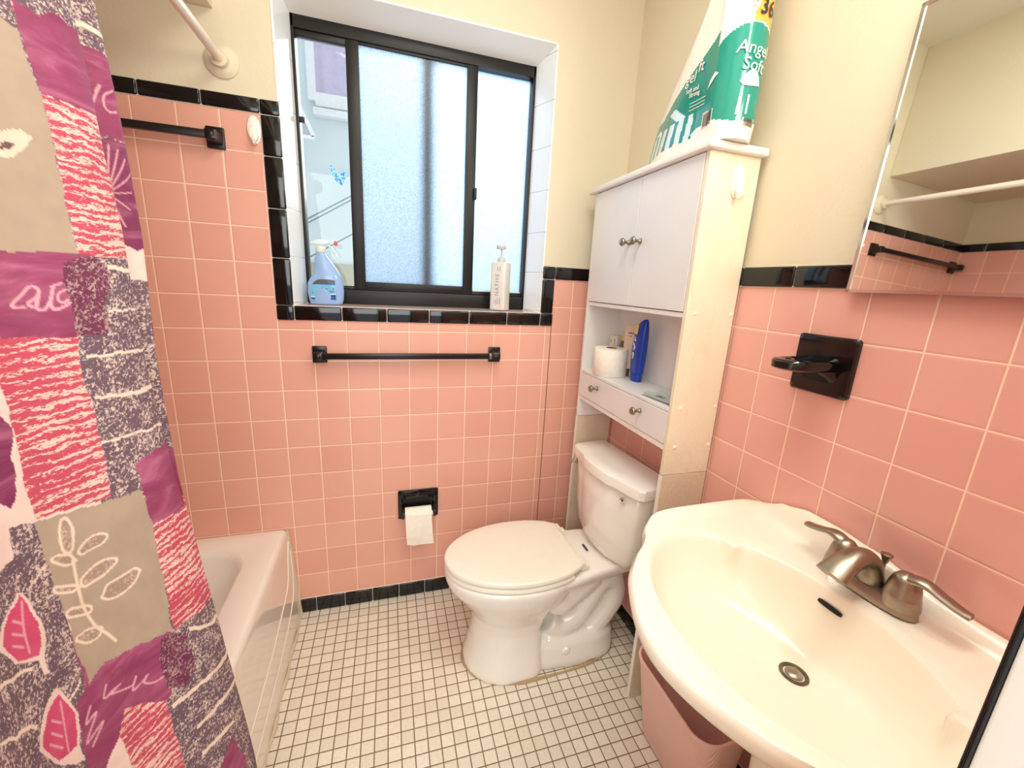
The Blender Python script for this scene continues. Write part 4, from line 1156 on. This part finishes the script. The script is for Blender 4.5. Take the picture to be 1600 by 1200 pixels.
CUR_PATCH = [
 ('magenta', [(0.268,1.6469),(0.166,1.7027),(0.176,1.6748),(0.172,1.5473),(0.232,1.5473),(0.234,1.5712),(0.242,1.611),(0.242,1.6429)]),
 ('bark', [(0.272,1.6509),(0.244,1.6429),(0.24,1.611),(0.236,1.5911),(0.246,1.611),(0.28,1.615)]),
 ('bark', [(0.224,1.6788),(0.164,1.7107),(0.174,1.6629),(0.214,1.6429),(0.236,1.6429)]),
 ('taupe', [(0.294,1.6071),(0.258,1.619),(0.242,1.611),(0.236,1.5672),(0.232,1.5473),(0.226,1.4157),(0.22,1.3599),(0.264,1.3599),(0.34,1.3599)]),
 ('creamleaf', [(0.294,1.4835),(0.274,1.4954),(0.26,1.4994),(0.252,1.4954),(0.258,1.4835),(0.274,1.4675),(0.3,1.4556)]),
 ('darkspot', [(0.284,1.4795),(0.276,1.4835),(0.27,1.4835),(0.278,1.4755),(0.286,1.4715)]),
 ('scribble', [(0.232,1.5473),(0.202,1.5512),(0.172,1.5473),(0.16,1.4675),(0.152,1.3599),(0.194,1.3599),(0.218,1.3599),(0.226,1.4157),(0.228,1.4835)]),
 ('magenta', [(0.34,1.3599),(0.264,1.3599),(0.22,1.3599),(0.204,1.3599),(0.214,1.308),(0.228,1.2562),(0.272,1.2602),(0.354,1.2642)]),
 ('bark', [(0.214,1.3559),(0.184,1.3599),(0.152,1.3599),(0.132,1.3001),(0.108,1.2283),(0.092,1.1525),(0.074,1.0768),(0.122,1.0768),(0.162,1.0688),(0.146,1.025),(0.202,1.0329),(0.214,1.1446),(0.228,1.2442),(0.214,1.308)]),
 ('darkflower', [(0.218,1.3559),(0.196,1.3559),(0.18,1.3439),(0.176,1.32),(0.192,1.2921),(0.178,1.2682),(0.19,1.2562),(0.216,1.2562),(0.23,1.2602),(0.232,1.2961),(0.24,1.324),(0.234,1.3479)]),
 ('creamline', [(0.22,1.2323),(0.126,1.2283),(0.126,1.2243),(0.22,1.2283)]),
 ('creamline', [(0.212,1.1765),(0.094,1.1685),(0.092,1.1605),(0.214,1.1725)]),
 ('creamline', [(0.21,1.1167),(0.086,1.1087),(0.088,1.1047),(0.21,1.1127)]),
 ('creamline', [(0.18,1.3479),(0.148,1.3479),(0.15,1.3439),(0.18,1.3399)]),
 ('creamline', [(0.182,1.2881),(0.134,1.2881),(0.136,1.2841),(0.182,1.2841)]),
 ('magenta', [(0.162,1.0688),(0.12,1.0768),(0.074,1.0808),(0.064,0.9612),(0.14,0.9692),(0.148,1.025)]),
 ('scribble', [(0.354,1.2642),(0.312,1.2642),(0.24,1.2562),(0.228,1.2442),(0.214,1.1486),(0.204,1.0369),(0.264,1.0449),(0.308,1.0529),(0.312,1.0768),(0.314,1.1884),(0.36,1.2243)]),
 ('taupe', [(0.308,1.0489),(0.262,1.0409),(0.204,1.0329),(0.152,1.029),(0.14,0.9731),(0.146,0.8814),(0.156,0.7858),(0.24,0.8137),(0.276,0.8216),(0.3,0.8097),(0.304,0.8655),(0.304,0.9333)]),
 ('scribble', [(0.14,0.9692),(0.064,0.9612),(0.062,0.8695),(0.066,0.7738),(0.152,0.7818),(0.146,0.8814)]),
 ('bark', [(0.158,0.7897),(0.06,0.7698),(0.062,0.6382),(0.068,0.3831),(0.082,0.2993),(0.204,0.4708),(0.196,0.5505),(0.194,0.6861),(0.172,0.7339)]),
 ('magenta', [(0.094,0.4987),(0.072,0.415),(0.088,0.3073),(0.15,0.395),(0.146,0.4668)]),
 ('creamline', [(0.188,0.6741),(0.06,0.6502),(0.064,0.6422),(0.19,0.6661)]),
 ('creamline', [(0.156,0.5984),(0.052,0.5824),(0.056,0.5744),(0.16,0.5904)]),
 ('creamline', [(0.164,0.5425),(0.076,0.5226),(0.08,0.5146),(0.166,0.5346)]),
 ('creamline', [(0.124,0.7698),(0.052,0.7299),(0.058,0.7259),(0.124,0.7618)]),
 ('magenta', [(0.3,0.8097),(0.276,0.8216),(0.242,0.8137),(0.158,0.7897),(0.14,0.7459),(0.194,0.6861),(0.252,0.7299),(0.28,0.706),(0.314,0.6821),(0.35,0.6542),(0.372,0.6781),(0.342,0.71),(0.332,0.8017)]),
 ('darkflower', [(0.18,0.7897),(0.156,0.7858),(0.13,0.7618),(0.13,0.698),(0.158,0.6821),(0.19,0.702),(0.192,0.7499)]),
 ('scribble', [(0.262,0.7339),(0.232,0.718),(0.196,0.6861),(0.196,0.5505),(0.204,0.4708),(0.27,0.5625),(0.272,0.6382),(0.28,0.706)]),
 ('cream', [(0.314,0.6821),(0.28,0.706),(0.272,0.6382),(0.284,0.5784),(0.338,0.6422)]),
 ('cream', [(0.36,1.2243),(0.318,1.2124),(0.314,1.1884),(0.312,1.0768),(0.31,1.0529),(0.344,1.0569),(0.346,1.025),(0.368,1.021),(0.43,1.0489)]),
 ('purple', [(0.35,1.1924),(0.324,1.1844),(0.314,1.1645),(0.316,1.1486),(0.324,1.1326),(0.322,1.1127),(0.326,1.0927),(0.336,1.0768),(0.346,1.0848),(0.374,1.1167)]),
 ('bark', [(0.344,1.0569),(0.308,1.0489),(0.304,0.9333),(0.308,0.8097),(0.332,0.8017),(0.342,0.71),(0.374,0.6582),(0.586,0.9054),(0.43,1.0449),(0.368,1.021),(0.346,1.025)]),
 ('creamline', [(0.336,0.9811),(0.308,0.9971),(0.308,0.9931),(0.338,0.9771)]),
 ('creamline', [(0.436,0.9213),(0.376,0.8974),(0.378,0.8934),(0.438,0.9173)]),
 ('creamline', [(0.482,0.8854),(0.402,0.8376),(0.406,0.8336),(0.484,0.8814)]),
 ('creamline', [(0.342,0.8176),(0.312,0.8256),(0.314,0.8216),(0.344,0.8137)]),
 ('creamedge', [(0.356,0.9851),(0.348,0.9811),(0.336,0.9373),(0.34,0.9093),(0.352,0.8894),(0.352,0.8695),(0.36,0.8735),(0.362,0.8974),(0.398,0.9173),(0.412,0.9532),(0.388,0.9692)]),
 ('pinkleaf', [(0.354,0.9811),(0.342,0.9373),(0.348,0.9093),(0.358,0.9014),(0.392,0.9173),(0.404,0.9492),(0.382,0.9692)]),
 ('creamedge', [(0.352,0.8456),(0.344,0.8376),(0.33,0.7897),(0.342,0.7539),(0.342,0.7259),(0.36,0.7339),(0.394,0.7658),(0.418,0.8137),(0.386,0.8376)]),
 ('pinkleaf', [(0.35,0.8376),(0.336,0.7937),(0.348,0.7539),(0.388,0.7658),(0.408,0.8097),(0.38,0.8296)]),
 ('bark', [(0.064,1.7506),(0.0,1.7825),(0.0,1.6788),(0.032,1.6748),(0.062,1.6708)]),
 ('creamline', [(0.06,1.6988),(0.032,1.7067),(0.0,1.7107),(0.0,1.7067),(0.034,1.6988),(0.062,1.6908)]),
 ('magenta', [(0.062,1.6708),(0.032,1.6748),(0.0,1.6788),(0.012,1.5433),(0.032,1.5473),(0.056,1.5393)]),
 ('cream', [(0.056,1.5393),(0.01,1.5433),(0.012,1.324),(0.036,1.328),(0.044,1.3838)]),
 ('purple', [(0.05,1.5353),(0.028,1.5473),(0.012,1.5273),(0.012,1.4675),(0.02,1.4037),(0.03,1.4117),(0.032,1.3838),(0.04,1.3599),(0.046,1.4037),(0.052,1.4715)]),
 ('bark', [(0.038,1.328),(0.012,1.328),(0.008,1.1366),(0.01,1.0648),(0.026,1.1605)]),
 ('creamline', [(0.03,1.2722),(0.012,1.2761),(0.012,1.2682),(0.03,1.2682)]),
 ('creamline', [(0.026,1.2084),(0.008,1.2084),(0.008,1.2004),(0.024,1.2004)]),
 ('leafspot', [(0.276,0.9931),(0.28,0.9971),(0.282,1.009),(0.282,1.017),(0.28,1.029),(0.276,1.0369),(0.272,1.0369),(0.268,1.0329),(0.264,1.021),(0.264,1.013),(0.266,1.001),(0.27,0.9931),(0.276,0.9931)]),
 ('leafspot', [(0.218,0.9891),(0.22,0.9851),(0.228,0.9811),(0.238,0.9811),(0.25,0.9811),(0.258,0.9811),(0.262,0.9851),(0.26,0.9891),(0.254,0.9931),(0.244,0.9971),(0.232,0.9971),(0.222,0.9931),(0.218,0.9891)]),
 ('leafspot', [(0.268,0.9771),(0.272,0.9771),(0.278,0.9771),(0.286,0.9811),(0.294,0.9891),(0.298,0.9931),(0.298,0.9971),(0.296,0.9971),(0.29,0.9971),(0.282,0.9931),(0.274,0.9891),(0.27,0.9811),(0.268,0.9771)]),
 ('leafspot', [(0.212,0.9492),(0.214,0.9452),(0.224,0.9412),(0.238,0.9373),(0.254,0.9373),(0.264,0.9373),(0.27,0.9412),(0.268,0.9492),(0.26,0.9532),(0.246,0.9572),(0.23,0.9572),(0.218,0.9532),(0.212,0.9492)]),
 ('leafspot', [(0.274,0.9412),(0.278,0.9412),(0.284,0.9412),(0.292,0.9452),(0.3,0.9492),(0.306,0.9532),(0.308,0.9572),(0.306,0.9612),(0.298,0.9572),(0.29,0.9532),(0.282,0.9492),(0.276,0.9452),(0.274,0.9412)]),
 ('leafspot', [(0.182,0.9133),(0.186,0.9093),(0.196,0.9014),(0.212,0.8974),(0.228,0.8974),(0.24,0.9014),(0.248,0.9093),(0.244,0.9133),(0.236,0.9213),(0.22,0.9213),(0.202,0.9213),(0.19,0.9213),(0.182,0.9133)]),
 ('leafspot', [(0.266,0.9054),(0.268,0.9014),(0.274,0.9014),(0.284,0.9054),(0.292,0.9093),(0.3,0.9133),(0.302,0.9173),(0.3,0.9213),(0.292,0.9213),(0.284,0.9173),(0.274,0.9133),(0.268,0.9093),(0.266,0.9054)]),
 ('leafspot', [(0.26,0.8695),(0.262,0.8655),(0.268,0.8615),(0.278,0.8615),(0.288,0.8655),(0.296,0.8735),(0.3,0.8775),(0.298,0.8814),(0.29,0.8814),(0.282,0.8814),(0.272,0.8775),(0.264,0.8735),(0.26,0.8695)]),
]
CUR_STROKE = [
 ('c', 0.0015, [(0.272,0.9811),(0.274,0.9572),(0.276,0.9333),(0.276,0.9093),(0.268,0.8775),(0.256,0.8575),(0.246,0.8376)]),
 ('c', 0.0013, [(0.276,0.9931),(0.28,0.9971),(0.282,1.009),(0.282,1.017),(0.28,1.029),(0.276,1.0369),(0.272,1.0369),(0.268,1.0329),(0.264,1.021),(0.264,1.013),(0.266,1.001),(0.27,0.9931),(0.276,0.9931)]),
 ('c', 0.0013, [(0.218,0.9891),(0.22,0.9851),(0.228,0.9811),(0.238,0.9811),(0.25,0.9811),(0.258,0.9811),(0.262,0.9851),(0.26,0.9891),(0.254,0.9931),(0.244,0.9971),(0.232,0.9971),(0.222,0.9931),(0.218,0.9891)]),
 ('c', 0.0013, [(0.268,0.9771),(0.272,0.9771),(0.278,0.9771),(0.286,0.9811),(0.294,0.9891),(0.298,0.9931),(0.298,0.9971),(0.296,0.9971),(0.29,0.9971),(0.282,0.9931),(0.274,0.9891),(0.27,0.9811),(0.268,0.9771)]),
 ('c', 0.0013, [(0.212,0.9492),(0.214,0.9452),(0.224,0.9412),(0.238,0.9373),(0.254,0.9373),(0.264,0.9373),(0.27,0.9412),(0.268,0.9492),(0.26,0.9532),(0.246,0.9572),(0.23,0.9572),(0.218,0.9532),(0.212,0.9492)]),
 ('c', 0.0013, [(0.274,0.9412),(0.278,0.9412),(0.284,0.9412),(0.292,0.9452),(0.3,0.9492),(0.306,0.9532),(0.308,0.9572),(0.306,0.9612),(0.298,0.9572),(0.29,0.9532),(0.282,0.9492),(0.276,0.9452),(0.274,0.9412)]),
 ('c', 0.0013, [(0.182,0.9133),(0.186,0.9093),(0.196,0.9014),(0.212,0.8974),(0.228,0.8974),(0.24,0.9014),(0.248,0.9093),(0.244,0.9133),(0.236,0.9213),(0.22,0.9213),(0.202,0.9213),(0.19,0.9213),(0.182,0.9133)]),
 ('c', 0.0013, [(0.266,0.9054),(0.268,0.9014),(0.274,0.9014),(0.284,0.9054),(0.292,0.9093),(0.3,0.9133),(0.302,0.9173),(0.3,0.9213),(0.292,0.9213),(0.284,0.9173),(0.274,0.9133),(0.268,0.9093),(0.266,0.9054)]),
 ('c', 0.0013, [(0.26,0.8695),(0.262,0.8655),(0.268,0.8615),(0.278,0.8615),(0.288,0.8655),(0.296,0.8735),(0.3,0.8775),(0.298,0.8814),(0.29,0.8814),(0.282,0.8814),(0.272,0.8775),(0.264,0.8735),(0.26,0.8695)]),
 ('p', 0.0013, [(0.284,1.2961),(0.294,1.2961),(0.296,1.3001),(0.288,1.308),(0.276,1.32),(0.268,1.316),(0.27,1.308),(0.28,1.3001),(0.272,1.2961),(0.268,1.312),(0.272,1.2961),(0.264,1.2921),(0.256,1.3041),(0.252,1.32),(0.256,1.3001),(0.252,1.2921),(0.24,1.2961),(0.234,1.3001)]),
 ('p', 0.0011, [(0.254,1.32),(0.242,1.324)]),
 ('p', 0.0011, [(0.238,1.316),(0.246,1.312),(0.248,1.3041),(0.242,1.3001),(0.236,1.3041)]),
 ('p', 0.0011, [(0.278,0.7897),(0.286,0.7738),(0.258,0.7738),(0.278,0.7738),(0.254,0.7618),(0.24,0.7578),(0.232,0.7658),(0.242,0.7499),(0.226,0.7499),(0.214,0.7539),(0.222,0.7459),(0.208,0.7339),(0.192,0.7299)]),
 ('p', 0.0014, [(0.31,0.7818),(0.324,0.7658),(0.304,0.7658),(0.332,0.7419),(0.298,0.7459),(0.324,0.7299)]),
 ('p', 0.0011, [(0.046,1.615),(0.056,1.5911),(0.048,1.5871),(0.04,1.6031),(0.03,1.623),(0.038,1.611)]),
 ('p', 0.0011, [(0.008,1.623),(0.026,1.611),(0.03,1.5951),(0.024,1.5871),(0.01,1.5911)]),
 ('p', 0.0009, [(0.046,1.4595),(0.046,1.5273)]),
 ('p', 0.0009, [(0.046,1.4595),(0.034,1.5353)]),
 ('p', 0.0009, [(0.046,1.4595),(0.022,1.5313)]),
 ('p', 0.0009, [(0.046,1.4595),(0.012,1.5193)]),
 ('p', 0.0009, [(0.046,1.4595),(0.002,1.4994)]),
 ('p', 0.0009, [(0.046,1.4595),(0.01,1.4675)]),
 ('p', 0.0009, [(0.046,1.4595),(0.02,1.4396)]),
 ('p', 0.0009, [(0.046,1.4595),(0.03,1.4117)]),
 ('p', 0.0009, [(0.046,1.4595),(0.042,1.3958)]),
 ('p', 0.0012, [(0.354,0.9731),(0.366,0.9412),(0.37,0.9133)]),
 ('p', 0.0012, [(0.376,0.9612),(0.364,0.9492)]),
 ('p', 0.0012, [(0.384,0.9492),(0.37,0.9373)]),
 ('p', 0.0012, [(0.39,0.9373),(0.376,0.9253)]),
 ('p', 0.0012, [(0.352,0.8256),(0.36,0.7897),(0.366,0.7618)]),
 ('p', 0.0012, [(0.376,0.8176),(0.362,0.8017)]),
 ('p', 0.0012, [(0.384,0.8057),(0.368,0.7858)]),
 ('p', 0.0012, [(0.394,0.7977),(0.374,0.7738)]),
]
# ================================================================== SHOWER CURTAIN
def build_curtain():
    NS, NZ = 380, 900
    S = np.concatenate([np.linspace(0, .56, 330), np.linspace(.56, 1, 51)[1:]])
    Z = np.linspace(CZ0, CZ1, NZ)
    verts = np.empty((NZ, NS, 3))
    for j, z in enumerate(Z):
        for i, s in enumerate(S): verts[j, i] = cur_pos(float(s), float(z))
    SS, ZZ = np.meshgrid(S, Z)
    ss, zz = SS.ravel(), ZZ.ravel()
    # ragged edges: wobble the lookup a little
    wob = np.array([mnoise.noise((s*60, z*45, 1.3)) for s, z in zip(ss, zz)]); wob2 = np.array([mnoise.noise((s*60+50, z*45, 7.3)) for s, z in zip(ss, zz)])
    sa = np.interp(zz, [.1, .95, 1.12, 1.3, 1.5, 1.94], [.03, .04, .085, .125, .147, .155])
    lk = np.where(zz < 1.05, np.maximum(ss, sa+.028), np.where(ss > .52*sa, np.maximum(ss, sa+.042), np.maximum(ss, np.minimum(.034, .36*sa))))
    ps, pz = lk + wob*.0035, zz + wob2*.0035
    base = {'taupe': lin((186,166,146)), 'magenta': lin((158,72,110)), 'scribble': lin((208,84,106)), 'bark': lin((112,90,104)), 'cream': lin((250,222,212)), 'creamline': lin((250,228,208)),
            'creamedge': lin((250,222,214)), 'creamleaf': lin((246,218,196)), 'darkspot': lin((110,80,80)), 'darkflower': lin((116,52,84)), 'purple': lin((134,56,98)), 'pinkleaf': lin((222,84,124)), 'leafspot': lin((176,150,132))}
    mask = {'bark': (1,0,0), 'scribble': (0,1,0), 'magenta': (0,0,1), 'darkflower': (.55,0,0), 'leafspot': (.6,0,0), 'purple': (0,0,1), 'pinkleaf': (0,0,.35), 'darkspot': (.5,0,0)}
    col = np.empty((len(ss), 3)); msk = np.zeros((len(ss), 3))
    # filler cells where the hanging folds are out of sight
    kinds = ['taupe', 'bark', 'magenta', 'scribble', 'cream', 'bark', 'scribble']
    cell = (np.floor(ss/.17).astype(int)*3 + np.floor((zz + .07*np.floor(ss/.17))/.24).astype(int)*2) % len(kinds)
    for n_, kd in enumerate(kinds):
        q = cell == n_; col[q] = base[kd]; msk[q] = mask.get(kd, (0,0,0))
    q = (ss < .22) & (zz < 1.34); col[q] = base['bark']; msk[q] = (1,0,0)
    def inside(poly):
        P = np.array(poly); c = np.zeros(len(ps), bool); n = len(P)
        x0, x1, y0, y1 = P[:,0].min(), P[:,0].max(), P[:,1].min(), P[:,1].max()
        sel = np.where((ps >= x0) & (ps <= x1) & (pz >= y0) & (pz <= y1))[0]
        if not len(sel): return sel
        x, y = ps[sel], pz[sel]; r = np.zeros(len(sel), bool)
        for i in range(n):
            (xa, ya), (xb, yb) = P[i], P[(i+1) % n]
            if ya == yb: continue
            cr = ((ya > y) != (yb > y)) & (x < (xb-xa)*(y-ya)/(yb-ya) + xa)
            r ^= cr
        return sel[r]
    for kd, poly in CUR_PATCH:
        q = inside(poly); col[q] = base[kd]; msk[q] = mask.get(kd, (0,0,0))
    sc = np.array([.80, 1.0])
    for kd, w, pts in CUR_STROKE:
        P = [Vector((a, b, 0)) for a, b in pts]
        P = catmull(P, 6) if len(P) > 2 else P
        c_ = lin((250,226,204)) if kd == 'c' else lin((238,176,190))
        for p, q_ in zip(P[:-1], P[1:]):
            A = np.array((p.x, p.y))*sc; D = np.array((q_.x, q_.y))*sc - A; L2 = (D**2).sum() + 1e-12
            X = np.stack([ss, zz], 1)*sc - A
            near = np.where((np.abs(X[:,0]) < .08) & (np.abs(X[:,1]) < .08))[0]
            Xn = X[near]; t = np.clip((Xn@D)/L2, 0, 1); d = np.sqrt(((Xn - t[:,None]*D)**2).sum(1))
            f = np.clip(1.6 - d/w, 0, 1)[:, None]
            col[near] = col[near]*(1-f) + np.array(c_)*f; msk[near] *= (1-f)
    me = bpy.data.meshes.new('shower_curtain')
    idx = np.arange(NZ*NS).reshape(NZ, NS)
    quads = np.stack([idx[:-1,:-1], idx[:-1,1:], idx[1:,1:], idx[1:,:-1]], -1).reshape(-1, 4)
    me.from_pydata(verts.reshape(-1, 3).tolist(), [], quads.tolist())
    for nm, data in (('pattern_colour', col), ('pattern_kind', msk)):
        at = me.attributes.new(nm, 'FLOAT_COLOR', 'POINT'); at.data.foreach_set('color', np.concatenate([data, np.ones((len(ss), 1))], 1).ravel().astype(np.float32))
    at = me.attributes.new('flat_cloth', 'FLOAT_VECTOR', 'POINT'); at.data.foreach_set('vector', np.stack([ss*.95, zz, zz*0], 1).ravel().astype(np.float32))
    me.polygons.foreach_set('use_smooth', [True]*len(me.polygons))
    k = NT('printed_curtain_cloth')
    def attr(nm, s_='Color'):
        nd = k.n('ShaderNodeAttribute'); nd.attribute_name = nm; return nd.outputs[s_]
    fl = attr('flat_cloth', 'Vector'); x, y, _ = k.sep(fl)
    c = attr('pattern_colour'); ms = k.n('ShaderNodeSeparateColor'); k.link(attr('pattern_kind'), ms.inputs[0]); rb, rs, rm_ = ms.outputs[:3]
    # charcoal-rubbing bark
    n1 = k.noise(fl, 210, 4, .72, .6); n2 = k.noise(fl, 38, 2)
    bm_ = k.math('MULTIPLY', k.maprange(k.math('ADD', n1, k.math('MULTIPLY', k.math('SUBTRACT', n2, .5), .35)), .50, .60), rb)
    c = k.mix(k.math('MULTIPLY', bm_, .85), c, lin((240,216,204)))
    # chalk scribble: loose near-horizontal strokes
    sl = k.math('ADD', k.math('MULTIPLY', y, 560.0), k.math('MULTIPLY', k.noise(k.comb(k.math('MULTIPLY', x, 26.0), k.math('MULTIPLY', y, 60.0), 0.0), 1.0, 3, .6), 15.0))
    sw = k.math('SINE', sl)
    gr = k.noise(k.comb(k.math('MULTIPLY', x, 160.0), k.math('MULTIPLY', y, 500.0), 3.0), 1.0, 3, .7)
    lg = k.noise(k.comb(k.math('MULTIPLY', x, 9.0), k.math('MULTIPLY', y, 14.0), 9.0), 1.0, 2)
    sm_ = k.math('ADD', k.math('ADD', k.math('MULTIPLY', sw, .19), k.math('ADD', .0, k.math('MULTIPLY', k.math('SUBTRACT', gr, .5), 1.5))), k.math('MULTIPLY', k.math('SUBTRACT', lg, .5), .8))
    c = k.mix(k.math('MULTIPLY', k.maprange(sm_, -.02, .14), rs), c, lin((246,212,198)))
    # soft brushed swirl
    sq = k.noise(k.comb(k.math('MULTIPLY', x, 7.0), k.math('MULTIPLY', y, 24.0), 5.0), 1.0, 4, .6, 1.2)
    c = k.mix(k.math('MULTIPLY', k.maprange(sq, .45, .75), k.math('MULTIPLY', rm_, .45)), c, lin((226,142,176)))
    c = k.mix(k.math('MULTIPLY', k.maprange(sq, .50, .30), k.math('MULTIPLY', rm_, .40)), c, lin((124,40,80)))
    pt = k.noise(fl, 30, 4); c = k.mix(k.maprange(pt, .3, .7, 0, .12), c, lin((120,96,92)))
    b = k.n('ShaderNodeBsdfPrincipled'); k.link(c, b.inputs['Base Color']); b.inputs['Roughness'].default_value = .62; b.inputs['Specular IOR Level'].default_value = .25
    weave = k.noise(fl, 900, 1); k.link(k.bump(weave, .15, .0008), b.inputs['Normal'])
    tl = k.n('ShaderNodeBsdfTranslucent'); k.link(c, tl.inputs[0])
    mx = k.n('ShaderNodeMixShader'); mx.inputs[0].default_value = .22
    k.link(b.outputs[0], mx.inputs[1]); k.link(tl.outputs[0], mx.inputs[2]); k.link(mx.outputs[0], k.out.inputs[0])
    me.materials.append(k.m)
    o = bpy.data.objects.new('shower_curtain', me); COL.objects.link(o)
    tag(o, 'pink, purple and taupe patchwork shower curtain hanging at the left', 'shower curtain')
    # hem and rings
    for nm, zc in (('hem', CZ0),):
        bm = B(); tube(bm, [cur_pos(s, zc+.004) for s in np.linspace(0, 1, 160)], .0022, 6); obj(nm, bm, plain('curtain_hem', (206,150,160), .7), o)
    rings_mat = M['plastic_white']
    for i in range(12):
        s = .01 + i*.0855; p = cur_pos(s, CZ1-.012)
        bm = B(); n_ = 20; r = .028
        tube(bm, [(-.09 + r*math.cos(2*PI*j/n_), p.y, 1.9345 + r*math.sin(2*PI*j/n_)) for j in range(n_+1)], .0022, 6, up=(0,1,0)); obj('ring', bm, rings_mat, o)
build_curtain()
# ================================================================== LIGHT
w = bpy.data.worlds.new('sky'); SC.world = w; w.use_nodes = True
bg = w.node_tree.nodes['Background']; bg.inputs[0].default_value = (0.80, 0.90, 1.0, 1); bg.inputs[1].default_value = 1.15
def area(name, loc, target, sx, sy, power, color):
    l = bpy.data.lights.new(name, 'AREA'); l.shape = 'RECTANGLE'; l.size = sx; l.size_y = sy; l.energy = power; l.color = color
    o = bpy.data.objects.new(name, l); COL.objects.link(o); o.location = loc
    o.rotation_euler = (Vector(target)-Vector(loc)).to_track_quat('-Z', 'Y').to_euler(); return o
area('vanity_lamp', (1.20, -1.22, 1.97), (.2, -.9, 1.55), .10, .50, 7.5, (1.0, .94, .82))
area('ceiling_fill', (.60, -1.05, 2.58), (.55, -1.0, 0), .7, .7, 15, (1.0, 1.0, .94))  # added fill under the ceiling, stands in for bounced light, no fixture
area('doorway_fill', (.15, -2.45, 1.75), (.45, -.5, .35), 1.5, 1.5, 36, (.96, 1.0, .955))  # added fill behind the camera, brightens the room through the doorway
area('window_daylight', (.5, 1.3, 2.6), (.5, .1, 1.6), 2.2, 2.0, 112, (.93, .965, 1.0))
# ================================================================== CAMERA
cam = bpy.data.cameras.new('camera'); cam.sensor_width = 36; cam.lens = 640.1/1600*36; cam.clip_start = .01; cam.clip_end = 60
co = bpy.data.objects.new('camera', cam); COL.objects.link(co)
a, b, c = .3080, -.2383, .0530
f = Vector((math.sin(a)*math.cos(b), math.cos(a)*math.cos(b), math.sin(b))); r0 = Vector((math.cos(a), -math.sin(a), 0)); u0 = r0.cross(f)
r = r0*math.cos(c) + u0*math.sin(c); u = -r0*math.sin(c) + u0*math.cos(c)
mw = Matrix((( r.x, u.x, -f.x, .3497), (r.y, u.y, -f.y, -1.5852), (r.z, u.z, -f.z, 1.352), (0,0,0,1)))
co.matrix_world = mw
SC.camera = co
SC.view_settings.view_transform = 'Standard'; SC.view_settings.look = 'None'; SC.view_settings.exposure = -0.04; SC.view_settings.gamma = 1
SC.cycles.use_denoising = True
SC.cycles.max_bounces = 10; SC.cycles.diffuse_bounces = 5; SC.cycles.transparent_max_bounces = 12
SC.cycles.sample_clamp_indirect = 6.0; SC.cycles.caustics_reflective = False; SC.cycles.caustics_refractive = False
